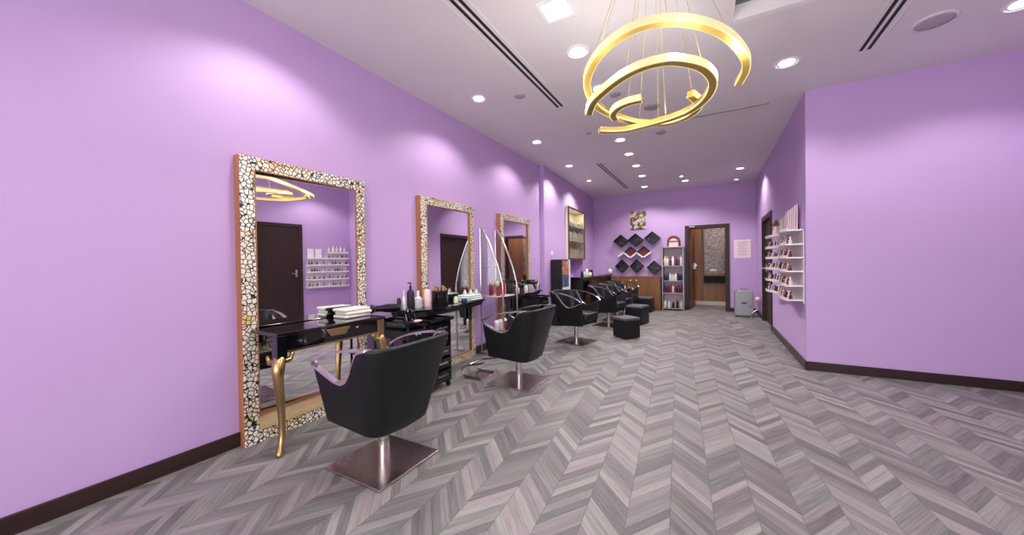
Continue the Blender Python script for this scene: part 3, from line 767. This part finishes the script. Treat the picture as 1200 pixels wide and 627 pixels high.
l = bpy.data.lights.new('showcase_fill', 'AREA'); l.shape = 'RECTANGLE'; l.size = .03; l.size_y = 1.1; l.energy = 5; l.color = (1, .95, .82)  # unseen strip light added inside to brighten the towels
o = bpy.data.objects.new('showcase_fill', l); COL.objects.link(o); o.matrix_world = tm @ Matrix.Translation((.02, 0, Hc-.03))
# ------------------------------------------------------------------ backwash counter
t = thing('backwash_counter', (-2.5, 8.25, 0), 'long black counter against the wall behind the backwash chairs', 'counter')
f = MB(); f.box((-.17, -1.1, .0), (.14, 1.45, .86)); f.build('body', M['black'], t, bevel=.004)
f = MB(); f.box((-.17, -1.12, .8605), (.18, 1.47, .9)); f.build('counter_top', M['gloss'], t, bevel=.006)
for k, y in enumerate((-.95, -.45)):
    f = MB(); f.box((.1405, y, .08), (.15, y+.46, .82)); p_ = f.build('cupboard_door', M['gloss'], t, bevel=.003)
for k, (y, h, r, m, lab) in enumerate([(7.4, .12, .03, 'black', 'black bottle on the backwash counter near the tower'), (7.55, .1, .03, 'clear', 'clear jar on the backwash counter'), (7.72, .17, .028, 'white', 'tall white bottle on the backwash counter'), (7.9, .09, .06, 'cream', 'round cream tub on the counter'), (8.06, .14, .04, 'black', 'black square-shouldered bottle beside the cream tub')]):
    bottle((-2.42, y, .901), r, h, M[m], M[m] if m != 'clear' else M['white'], lab, 'bottles on the backwash counter', 'round')
# little fan-like flower by the counter end
t = thing('flower_vase', (-2.36, 9.55, .901), 'small pale vase with dry twigs at the counter end', 'vase')
f = MB(); f.lathe([(.03, 0), (.06, .04), (.055, .1), (.02, .14), (.026, .15)], n=16); f.build('vase', M['cream'], t, smooth=True)
f = MB()
for k in range(9):
    a = k*.7; f.tube([(0, 0, .15), (.06*math.cos(a), .06*math.sin(a), .26), (.12*math.cos(a), .12*math.sin(a), .33+.02*(k % 3))], .005, 5)
f.build('twigs', M['greyplastic'], t)

# ------------------------------------------------------------------ cube stools
def cube_stool(loc, sx, sy, h, rz, label):
    t = thing('cube_stool', loc, label, 'stool', 'black cube stools', rz)
    f = MB(); f.box((-sx/2, -sy/2, .012), (sx/2, sy/2, h-.045)); f.build('body', M['leather'], t, bevel=.012, seg=3)
    f = MB(); f.box((-sx/2-.004, -sy/2-.004, h-.0445), (sx/2+.004, sy/2+.004, h)); f.build('lid', M['leather2'], t, bevel=.014, seg=3)
    for a in (-1, 1):
        for b in (-1, 1):
            f = MB(); f.cyl((a*(sx/2-.04), b*(sy/2-.04), 0), .018, .0115, 10); f.build('foot', M['black'], t)
    return t
cube_stool((-1.2, 5.87, 0), .3, .3, .33, R(-40), 'black cube stool alone on the floor, in front of the others')
cube_stool((-1.28, 7.3, 0), .32, .4, .36, R(-12), 'black cube stool pushed against the backwash chairs')
cube_stool((-1.45, 9.15, 0), .42, .3, .36, R(-3), 'black cube stool before the low wooden cabinet')

# ------------------------------------------------------------------ low wooden cabinet
t = thing('low_cabinet', (-1.7, 9.68, 0), 'low brown wooden cabinet below the zigzag shelves', 'cabinet')
f = MB(); f.box((-.62, -.2, 0), (.595, .215, .81)); f.build('body', M['cabwood'], t)
f = MB(); f.box((-.63, -.225, .8105), (.6, .215, .835)); f.build('top', M['cabwood'], t, bevel=.003)
for a, b in ((-.615, -.012), (-.008, .59)):
    f = MB(); f.box((a, -.22, .04), (b, -.2005, .805)); d = f.build('door', M['cabwood'], t, bevel=.003)
    f = MB(); f.sphere(((a+b)/2+(.2 if a < -.1 else -.26), -.232, .74), .018); f.build('knob', M['white'], d, smooth=True)

# ------------------------------------------------------------------ zigzag shelves on the back wall
def diamond(mb, cx, cz, s, y0, y1, th=.016, k_=.78):
    """hollow square standing on its corner"""
    q = s*math.sqrt(2)/2
    o = [(cx, cz-q*k_), (cx+q, cz), (cx, cz+q*k_), (cx-q, cz)]; r = q-th*1.414
    i = [(cx, cz-r*k_), (cx+r, cz), (cx, cz+r*k_), (cx-r, cz)]
    for k in range(4):
        l = (k+1) % 4
        mb.prism([o[k], o[l], i[l], i[k]], y0, y1, 'Y')
    return i
px = lambda x: -1.891+(x-738)*.0213          # on the back wall
def zig(label, cs, s, mat, inner, white=None, kf=.8):
    x0 = sum(c[0] for c in cs)/len(cs); z0 = sum(c[1] for c in cs)/len(cs)
    t = thing('zigzag_shelf', (x0, YB, z0), label, 'shelf', 'zigzag wall shelves')
    for (cx, cz) in cs:
        f = MB((x0, YB, z0)); i = diamond(f, cx, cz, s, YB-.15, YB-.001, k_=kf); c = f.build('cube_frame', mat, t)
        f = MB((x0, YB, z0)); f.prism(i, YB-.03 if white is None else YB-.1, YB-.012 if white is None else YB-.085, 'Y'); f.build('back_panel', inner, c)
    if white:
        f = MB((x0, YB, z0))
        for (ax, az), (bx, bz) in zip(white, white[1:]):
            d = Vector((bx-ax, bz-az)).normalized(); n = Vector((-d.y, d.x))*.03
            f.prism([(ax, az), (bx, bz), (bx-n.x, bz-n.y-.01), (ax-n.x, az-n.y-.01)], YB-.16, YB-.001, 'Y')
        f.build('zigzag_edge', M['white'], t)
    return t
inner_black = cell_mat('dark_gloss_panel', [(14, 14, 18), (26, 26, 34), (40, 42, 54), (120, 124, 136)], 11, .3)
zig('topmost zigzag shelf of three black cubes, under the poster', [(-2.12, 1.775), (-1.745, 1.79), (-1.33, 1.82)], .28, M['matte'], inner_black, None, .86)
zig('middle zigzag shelf with white edge and two red panels', [(-1.875, 1.475), (-1.545, 1.475)], .235, M['matte'], M['maroon'],
    [(-2.19, 1.37), (-2.04, 1.49), (-1.875, 1.345), (-1.71, 1.475), (-1.545, 1.345), (-1.375, 1.47)], .88)
zig('lowest zigzag shelf of three black cubes, above the wooden cabinet', [(-2.1, 1.1), (-1.72, 1.1), (-1.29, 1.06)], .25, M['matte'], inner_black, None, 1.02)
# poster
t = thing('picture_poster', (-1.69, YB, 2.31), 'frameless black and gold photo poster above the zigzag shelves', 'poster')
f = MB(); f.box((-.2, -.02, -.24), (.2, -.002, .24)); f.build('print', M['print'], t)

# ------------------------------------------------------------------ product tower beside the door
t = thing('product_rack', (-.835, 9.72, 0), 'narrow grey product rack beside the back door', 'rack')
hw, dd, hh = .235, .15, 1.55
for sx in (-hw, hw):
    f = MB(); f.box((sx-.012, -dd, 0), (sx+.012, dd, hh)); f.build('side_panel', M['greymetal'], t, bevel=.003)
f = MB(); f.box((-hw-.02, -dd-.01, hh+.0005), (hw+.02, dd, hh+.025)); f.build('top', M['greymetal'], t, bevel=.003)
f = MB(); f.box((-hw+.013, dd-.012, .02), (hw-.013, dd, hh)); f.build('back_panel', M['paper'], t)
SZ = [.04, .42, .72, 1.09]
for z in SZ:
    f = MB(); f.box((-hw+.013, -dd, z), (hw-.013, dd-.013, z+.015)); f.build('shelf', M['greymetal'], t)
mats_rows = [['cream', 'white', 'matte', 'matte', 'cream'], ['violet', 'violet', 'maroon', 'pink', 'violet', 'maroon', 'violet'], ['navy', 'navy', 'white', 'white', 'cream', 'navy', 'navy'], ['cream', 'cream', 'violet', 'white', 'violet', 'violet', 'cream']]
shelfname = ['bottom', 'second', 'third', 'top']
for r, row in enumerate(mats_rows):
    n = len(row)
    for k, m in enumerate(row):
        h = (.2, .21, .2, .25)[r]*(1-.18*((k*7+r) % 3)/2); y = 9.72-.06
        x = -.835-hw+.05+(2*hw-.1)*k/(n-1)
        f = MB((x, y, SZ[r]+.0155))
        f.lathe([(.027, 0), (.03, .006), (.03, h*.72), (.014, h*.8), (.013, h)], (x, y, SZ[r]+.0155), 12)
        tag(f.build('product_bottle', M[m], smooth=True), f"{ {'matte':'black'}.get(m, m) } bottle on the {shelfname[r]} shelf of the product rack", 'bottle', f'{m} bottles on the {shelfname[r]} shelf of the product rack')
# arched case on top
t = thing('arched_case', (-.815, 9.7, 1.576), 'arched dark red case with pale front on top of the product rack', 'case')
def arch(w, h, n=14):
    return [(-w, 0), (w, 0)]+[(w*math.cos(math.pi*i/n), h-w+w*math.sin(math.pi*i/n)) for i in range(n+1)]
f = MB(); f.prism(arch(.15, .27), -.06, .06, 'Y'); f.build('shell', M['maroon'], t, bevel=.008)
f = MB(); f.prism(arch(.105, .2), -.068, -.0605, 'Y'); f.build('front_panel', M['pink'], t)
f = MB(); f.box((-.1, -.073, .11), (.1, -.0685, .14)); f.build('band', M['brown'], t)

# notice
t = thing('notice_sign', (.63, YB, 1.48), 'pale printed notice sheet on the back wall beside the door', 'notice')
f = MB(); f.box((-.165, -.008, -.215), (.165, -.001, .215)); f.build('sheet', M['paper'], t)
f = MB()
for k in range(9):
    z = .15-.037*k; w = .1 if k not in (3, 7) else .07
    f.box((-w, -.01, z), (w*(.8 if k % 2 else 1), -.0085, z+.008))
f.build('lines', M['ink'], t)

# silver floor case
t = thing('metal_cabinet', (.6, 9.15, 0), 'grey metal floor cabinet with a handle, under the notice', 'cabinet')
f = MB(); f.box((-.17, -.12, .02), (.17, .12, .555)); f.build('body', M['greymetal'], t, bevel=.01, seg=3)
f = MB(); f.box((-.155, -.128, .04), (.155, -.1205, .535)); d = f.build('door', M['greymetal'], t, bevel=.005)
f = MB()
f.sphere((0, -.131, .3), .03, (1, .08, .55)); f.tube(cr([(-.06, -.13, .31), (-.04, -.13, .285), (-.02, -.13, .3), (.02, -.13, .3), (.04, -.13, .285), (.06, -.13, .31)], 4), .006, 6)
f.build('emblem', M['dark'], d, smooth=True)
f = MB(); f.tube([(-.07, 0, .556), (-.07, 0, .59), (.07, 0, .59), (.07, 0, .556)], .01); f.build('handle', M['chrome'], t)
for sx in (-.14, .14):
    f = MB(); f.box((sx-.02, -.1, 0), (sx+.02, .1, .0195)); f.build('foot', M['black'], t)
t = thing('curved_stand', (.8, 8.93, 0), 'small chrome stand with curved leg and pale knob, beside the grey cabinet', 'stand')
f = MB(); f.tube(cr([(-.08, 0, .012), (-.06, 0, .1), (.0, 0, .16), (.06, 0, .18)], 6), .014); f.tube([(-.12, 0, .26), (0, 0, .2), (.06, 0, .18)], .012); f.tube([(-.08, -.07, .012), (-.08, .07, .012)], .012); f.build('leg', M['chrome'], t, smooth=True)
f = MB(); f.sphere((.03, 0, .4), .045); f.build('knob', M['pink'], t, smooth=True)
f = MB(); f.tube([(.03, 0, .185), (.03, 0, .36)], .01); f.build('stem', M['chrome'], t)

# ------------------------------------------------------------------ polish shelves
def polish_shelf(loc, rz, L_, zs, label, wave=True, dense=1.0, prefix='', sheets=True, depth=.185):
    """local: y along the wall, x out from it"""
    t = thing('polish_shelf', loc, label, 'shelf', 'white polish shelves', rz)
    f = MB(); f.box((.001, 0, zs[0]-.03), (.008, L_, zs[-1]+.0)); f.build('back_panel', M['acrylic'], t)
    tm = Matrix.Translation(loc) @ Matrix.Rotation(rz, 4, 'Z')
    gname = 'nail polish bottles on the '+prefix
    colors = ['brown', 'maroon', 'coral', 'black', 'cream', 'white', 'pink', 'brown', 'violet']
    protos = {}
    for r, z in enumerate(zs):
        n = 24
        fr = [(depth*(.8+.2*math.sin(2.66*math.pi*i/n+.73)) if wave else depth, L_*i/n) for i in range(n+1)]
        f = MB(); f.prism([(.0085, 0)]+fr+[(.0085, L_)], z, z+.014)
        f.build('tray', M['acrylic'], t)
        f = MB(); f.sweep([(d-.003, y, z+.0145) for d, y in fr], [(-.002, 0), (.002, 0), (.002, .02), (-.002, .02)]); f.build('lip', M['acrylic'], t)
        if r == len(zs)-1: continue
        k = 0; y = .05
        while y < L_-.04:
            d = depth*(.8+.2*math.sin(2.66*math.pi*(y/L_)+.73)) if wave else depth
            m = colors[(k*5+r*3+k//4) % len(colors)]
            h = .06+.035*((k*3+r) % 4)/3
            key = (m, round(h, 3))
            loc_ = tm @ Vector((d-.05, y, z+.0148))
            if key in protos:
                o = protos[key].copy(); COL.objects.link(o)
            else:
                f = MB(); f.lathe([(.016, 0), (.018, .003), (.018, h*.5), (.009, h*.56), (.009, h), (.006, h+.001)], n=10)
                o = f.build('polish_bottle', M[m], smooth=True); protos[key] = o
            o.location = loc_
            tag(o, f"little {m if m != 'black' else 'dark'} polish bottle on the {prefix}, tray {['lowest', 'second', 'third', 'fourth', 'fifth', 'sixth'][r]} up", 'nail polish', f"{m} polish bottles, tray {r+1} of the {prefix}")
            y += (.055 if (k % 5) else .085)/dense; k += 1
    return t, tm
zs1 = [.74, .9, 1.065, 1.22, 1.37, 1.53]
ps, tm1 = polish_shelf((XR, 6.75, 0), R(180), 1.7, zs1, 'white wall shelf of polish bottles on the end of the far wall', prefix='white wall shelf', dense=1.45)
for k in range(5):
    f = MB(); f.box((.03+.012*k, 1.44-.05*k-.1, 1.545), (.036+.012*k, 1.44-.05*k+.1, 1.545+.3-.012*k)); o = f.build('leaflet', M['paper']); o.matrix_world = tm1
    tag(o, 'pale leaflet standing on top of the white wall shelf', 'leaflet', 'leaflets on the white wall shelf')
for k in range(3):
    f = MB(); f.box((.03+.015*k, .8-.06*k-.1, 1.545), (.036+.015*k, .8-.06*k+.1, 1.545+.25-.02*k)); o = f.build('picture_card', M['cream']); o.matrix_world = tm1
    tag(o, 'pale picture card leaning on top of the white wall shelf', 'card', 'cards on the white wall shelf')
t = thing('figurine', tm1 @ Vector((.09, .42, 1.545)), 'small brown figurine on a pale stand on top of the white wall shelf', 'figurine')
f = MB(); f.lathe([(.05, 0), (.04, .05), (.018, .12), (.016, .14)], n=12); f.build('stand', M['cream'], t, smooth=True)
f = MB(); f.sphere((0, 0, .17), .035, (1.3, 1.6, .8)); f.sphere((0, -.03, .21), .024); f.build('bust', M['wood'], t, smooth=True)
# second unit, on the side wall (seen in the mirror)
zs2 = [.74, .9, 1.065, 1.22, 1.37]
ps2, tm2 = polish_shelf((XD, 4.86, 0), R(180), .5, zs2+[1.5], 'white wall shelf of polish bottles in the corner of the side wall', wave=False, prefix='corner shelf', depth=.13)
ps3, tm3 = polish_shelf((XD, 4.34, 0), R(180), .4, zs2, 'narrower white wall shelf of polish bottles beside the side door', wave=False, prefix='narrow corner shelf', depth=.13)
for k in range(2):
    f = MB((XD-.03, 4.04+.17*k, 1.4)); f.box((XD-.03, 3.97+.17*k, 1.386), (XD-.02, 4.11+.17*k, 1.6)); o = f.build('picture_card', M['white'])
    tag(o, ['white picture card over the narrower polish shelf, by the door', 'white picture card over the narrower polish shelf, by the corner unit'][k], 'card')
for k in range(5):
    f = MB((XD-.06, 4.43+.09*k, 1.515)); f.lathe([(.025, 0), (.03, .01), (.028, .1), (.012, .12), (.011, .16)], (XD-.06, 4.43+.09*k, 1.5145), 12)
    tag(f.build('product_bottle', M['cream' if k % 2 else 'clear'], smooth=True), 'pale bottle on top of the corner polish shelf', 'bottle', 'pale bottles on top of the corner shelf')

# ------------------------------------------------------------------ chandelier
t = thing('chandelier', (-.26, 2.1, H), 'gold spiral ring chandelier hanging on thin wires', 'chandelier')
O_ = (-.26, 2.1, H)
KS = .86
A = [(.18, 3.1, 2.5), (.21, 2.9, 2.5), (.19, 2.7, 2.5), (.09, 2.42, 2.5), (-.046, 2.22, 2.5), (-.206, 2.1, 2.5), (-.379, 2.08, 2.5), (-.58, 2.2, 2.5), (-.735, 2.42, 2.49), (-.775, 2.6, 2.45), (-.75, 2.78, 2.41), (-.63, 3.0, 2.38), (-.48, 3.18, 2.37), (-.32, 3.25, 2.365), (-.18, 3.19, 2.36), (-.09, 3.05, 2.355), (-.075, 2.9, 2.35), (-.12, 2.75, 2.35)]
B = [(-.775, 2.57, 2.3), (-.69, 2.4, 2.3), (-.577, 2.275, 2.3), (-.45, 2.17, 2.3), (-.342, 2.12, 2.3), (-.25, 2.115, 2.3), (-.16, 2.15, 2.3), (-.04, 2.29, 2.3), (.015, 2.5, 2.3), (-.02, 2.72, 2.3), (-.12, 2.89, 2.3), (-.24, 2.97, 2.3), (-.363, 3.01, 2.3), (-.5, 3.04, 2.3), (-.601, 3.05, 2.3), (-.7, 3.02, 2.3), (-.8, 2.95, 2.3)]
Cc = [(-.41, 2.58, 2.32), (-.5, 2.585, 2.32), (-.58, 2.63, 2.32), (-.635, 2.72, 2.32), (-.64, 2.82, 2.32)]
cen = {'A': (-.3, 2.65), 'B': (-.38, 2.55), 'C': (-.45, 2.8)}
for key, P in (('A', A), ('B', B), ('C', Cc)):
    p = [Vector((q.x*KS, q.y*KS, 1.2+(q.z-1.2)*KS)) for q in cr(P, 6)]
    def off(p, d):
        out = []
        for i, q in enumerate(p):
            tg = (p[min(i+1, len(p)-1)]-p[max(i-1, 0)]).normalized(); n = Vector((tg.y, -tg.x, 0)).normalized()
            if n.dot(Vector((q.x-cen[key][0]*KS, q.y-cen[key][1]*KS, 0))) < 0: n = -n
            out.append(q+n*d)
        return out
    f = MB(O_); f.sweep(p, [(-.017, -.018), (.017, -.018), (.017, .018), (-.017, .018)]); ring = f.build('ring', M['lampgold'], t, smooth=False)
    f = MB(O_); f.sweep(off(p, .0205), [(-.003, -.017), (.003, -.017), (.003, .019), (-.003, .019)]); f.sweep(off(p, -.0195), [(-.002, -.018), (.002, -.018), (.002, -.006), (-.002, -.006)]); f.build('diffuser', M['lampglow'], ring)
wires = [(-.6, 2.22, 2.5), (-.7, 2.36, 2.5), (-.2, 2.1, 2.5), (.1, 2.45, 2.5), (-.38, 3.23, 2.365), (-.42, 2.14, 2.3), (-.1, 2.87, 2.3), (-.5, 3.04, 2.3), (-.04, 2.29, 2.3), (-.5, 2.585, 2.32), (-.3, 2.99, 2.3)]
for k, a in enumerate(wires):
    q = Vector((a[0]*KS, a[1]*KS, 1.2+(a[2]-1.2)*KS+.022))
    e = Vector((O_[0]+(q.x-O_[0])*.3, O_[1]+(q.y-O_[1])*.3, H-.03))
    f = MB(O_); f.tube([q, e], .0013, 6); f.build('suspension_wire', M['lampgold'], t)
f = MB(O_); f.lathe([(.25, -.031), (.26, -.027), (.26, -.0005)], O_, 40); f.build('canopy', M['lampgold'], t, smooth=True)

# ------------------------------------------------------------------ downlights
def downlight(x, y, r, label, power=None, group='ceiling downlights'):
    t = thing('downlight', (x, y, H), label, 'ceiling light', group)
    f = MB(); f.lathe([(r, -.0005), (r+.004, -.006), (r*.86, -.012), (r*.8, -.006)], n=28, cap=False); f.build('trim_ring', M['reflector'], t, smooth=True)
    f = MB(); f.lathe([(r*.8, -.0065), (r*.62, -.002)], n=28, cap=False); f.build('reflector', M['reflector'], t, smooth=True)
    f = MB(); f.lathe([(r*.62, -.0035), (r*.3, -.0045), (.001, -.005)], n=28, cap=False); f.build('lens', M['lamp'], t)
    if power:
        l = bpy.data.lights.new('downlight_lamp', 'SPOT'); l.energy = power; l.spot_size = R(SPOT); l.spot_blend = BLEND; l.shadow_soft_size = .05; l.color = LCOL
        o = bpy.data.objects.new('downlight_lamp', l); COL.objects.link(o); o.location = (x, y, H-.02); o.rotation_euler = (0, 0, 0)
    return t
SPOT, BLEND, LCOL = 134, .5, (1, .955, .93)
PW = 46
pos = [(-2.223, 3.276, .085, 'downlight over the second mirror'), (-2.275, 4.882, .085, 'downlight over the third mirror'), (-2.315, 6.388, .085, 'downlight over the black display tower'), (-2.36, 7.768, .06, 'small downlight over the wall showcase'),
       (-.995, 2.996, .1, 'round downlight beside the chandelier, next to the square light'), (-1.012, 3.75, .1, 'downlight partly behind the chandelier rings'), (-1.17, 5.452, .09, 'first downlight of the inner row past the chandelier'), (-1.2, 6.239, .09, 'second downlight of the inner row past the chandelier'), (-1.23, 7.061, .09, 'third downlight of the inner row past the chandelier'), (-1.27, 7.952, .09, 'fourth downlight of the inner row past the chandelier'), (-1.4, 9.124, .09, 'last downlight of the inner row, by the back wall'),
       (.622, 4.152, .1, 'downlight near the wall corner, beside the slot vent'), (-.504, 8.966, .09, 'downlight before the back door'), (.503, 8.374, .09, 'downlight by the dark doorway'), (1.973, 4.068, .1, 'downlight cut by the picture edge over the blank wall'), (-2.223, 1.38, .085, 'downlight over the gold-legged console')]
for i, (x, y, r, lab) in enumerate(pos):
    downlight(x, y, r, lab, PW*(1.45 if y > 6 else 1))
for (x, y) in [(1.9, 1.6), (.4, .6), (-1.0, .3)]:
    l = bpy.data.lights.new('downlight_lamp', 'SPOT'); l.energy = PW; l.spot_size = R(SPOT); l.spot_blend = BLEND; l.shadow_soft_size = .05; l.color = LCOL
    downlight(x, y, .1, 'downlight of the front area behind the camera', None, 'downlights behind the camera')
    o = bpy.data.objects.new('downlight_lamp', l); COL.objects.link(o); o.location = (x, y, H-.02)
# small spots
for (x, y, lab) in [(-.544, 8.45, 'tiny ceiling spot before the back door'), (.502, 9.465, 'tiny ceiling spot near the back corner')]:
    downlight(x, y, .05, lab, None, 'tiny ceiling spots')
# square light
t = thing('square_downlight', (-.96, 2.42, H), 'square recessed ceiling light beside the chandelier', 'ceiling light')
f = MB(); a, b = .115, .09
f.box((-a, -a, -.012), (a, -b, -.0005)); f.box((-a, b, -.012), (a, a, -.0005)); f.box((-a, -b, -.012), (-b, b, -.0005)); f.box((b, -b, -.012), (a, b, -.0005)); f.build('frame', M['reflector'], t)
f = MB(); f.box((-b, -b, -.006), (b, b, -.001)); f.build('diffuser', M['lamp'], t)
l = bpy.data.lights.new('square_lamp', 'SPOT'); l.energy = PW; l.spot_size = R(130); l.spot_blend = .6; l.shadow_soft_size = .08; l.color = LCOL
o = bpy.data.objects.new('square_lamp', l); COL.objects.link(o); o.location = (-.96, 2.42, H-.02)

# slot vents
def slot(x, y0, y1, label):
    t = thing('slot_vent', (x, (y0+y1)/2, H), label, 'air vent', 'ceiling slot vents')
    L_ = (y1-y0)/2
    f = MB(); f.box((-.075, -L_, -.006), (.075, L_, -.0005)); f.build('frame', M['ceil'], t)
    for s_ in (-.026, .026):
        f = MB(); f.box((s_-.013, -L_+.03, -.0075), (s_+.013, L_-.03, -.0062)); f.build('slot', M['dark'], t)
    f = MB(); f.box((-.078, -L_, -.009), (-.07, L_, -.0061)); f.box((.07, -L_, -.009), (.078, L_, -.0061)); f.build('edge_strip', M['reflector'], t)
slot(-1.525, .9, 3.96, 'long slot vent along the mirror side of the ceiling')
slot(-1.8, 6.5, 9.1, 'slot vent over the backwash chairs')
slot(1.18, 2.6, 4.28, 'slot vent in the ceiling near the blank wall')
# ceiling track
t = thing('ceiling_track', (0, 5.07, H), 'thin straight ceiling track crossing behind the chandelier', 'track')
f = MB(); f.box((-.62, -.015, -.018), (.6, .015, -.0005)); f.build('rail', M['greyplastic'], t, bevel=.003)
f = MB(); f.box((-.6, -.004, -.0195), (.58, .004, -.0185)); f.build('groove', M['dark'], t)
# round ceiling fittings
def disc(name, x, y, r, lab, cat, ring=False):
    t = thing(name, (x, y, H), lab, cat, 'round ceiling fittings')
    f = MB(); f.lathe([(r, -.0005), (r, -.008), (r*.86, -.014), (.001, -.014)], n=28, cap=False); f.build('plate', M['greyplastic'], t, smooth=True)
    if ring:
        f = MB(); f.lathe([(r*1.02, -.0005), (r*1.2, -.001), (r*1.2, -.008), (r*1.02, -.012)], n=28, cap=False); f.build('rim', M['ceil'], t, smooth=True)
disc('ceiling_speaker', -1.807, 3.456, .06, 'small grey round ceiling speaker beside the long slot vent', 'speaker')
disc('ceiling_speaker', 1.514, 4.018, .105, 'large grey round ceiling speaker over the blank wall', 'speaker', True)
disc('ceiling_speaker', -.898, 3.955, .06, 'grey round ceiling speaker seen through the chandelier', 'speaker')
disc('ceiling_speaker', -.6, 4.5, .09, 'grey oval-looking ceiling speaker just past the chandelier', 'speaker')
disc('smoke_detector', -.609, 5.45, .07, 'pale round smoke detector past the ceiling track', 'detector')
disc('ceiling_sprinkler', -1.487, 4.917, .04, 'tiny sprinkler plate between two rows of downlights', 'sprinkler')

# ------------------------------------------------------------------ light
CHE = 6
def area(name, loc, rot, sx, sy, e, col):
    l = bpy.data.lights.new(name, 'AREA'); l.shape = 'RECTANGLE'; l.size = sx; l.size_y = sy; l.energy = e; l.color = col
    o = bpy.data.objects.new(name, l); COL.objects.link(o); o.location = loc; o.rotation_euler = rot
    return o
area('rear_fill_light', (0, YR-.03, 1.5), (R(90), 0, 0), 4.9, 2.2, 120, (1, .98, 1))  # unseen area light added at the rear opening for general fill
l = bpy.data.lights.new('corridor_lamp', 'POINT'); l.energy = 30; l.shadow_soft_size = .1; l.color = (1, .93, .84)
o = bpy.data.objects.new('corridor_lamp', l); COL.objects.link(o); o.location = (.3, 10.5, 2.7)
for k in range(6):
    a = k*math.pi/3
    l = bpy.data.lights.new('chandelier_lamp', 'POINT'); l.energy = CHE; l.shadow_soft_size = 0; l.color = (1, .96, .9)
    o = bpy.data.objects.new('chandelier_lamp', l); COL.objects.link(o); o.location = (-.31+.46*math.cos(a), 2.22+.5*math.sin(a), 2.23)
w = bpy.data.worlds.new('world'); scene.world = w; w.use_nodes = True
bg = w.node_tree.nodes.get('Background') or w.node_tree.nodes.new('ShaderNodeBackground')
bg.inputs[0].default_value = (.9, .92, 1, 1); bg.inputs[1].default_value = .8

# ------------------------------------------------------------------ camera
cam = bpy.data.cameras.new('camera'); co = bpy.data.objects.new('camera', cam); COL.objects.link(co)
cam.sensor_width = 36; cam.lens = 36*418/1200; cam.clip_start = .05; cam.sensor_fit = 'HORIZONTAL'
yaw, pit, rol = .5101, .0097, -.0141
m = Matrix.Rotation(yaw, 4, 'Z') @ Matrix.Rotation(math.pi/2-pit, 4, 'X') @ Matrix.Rotation(rol, 4, 'Z')
m.translation = (0, 0, 1.2)
co.matrix_world = m
scene.camera = co
scene.view_settings.view_transform = 'Standard'; scene.view_settings.look = 'None'
scene.view_settings.gamma = 1; scene.view_settings.use_curve_mapping = False
scene.view_settings.exposure = 0.2
scene.cycles.use_denoising = True
scene.cycles.max_bounces = 10; scene.cycles.diffuse_bounces = 6; scene.cycles.glossy_bounces = 6
scene.cycles.caustics_reflective = False; scene.cycles.caustics_refractive = False
scene.cycles.sample_clamp_indirect = 6
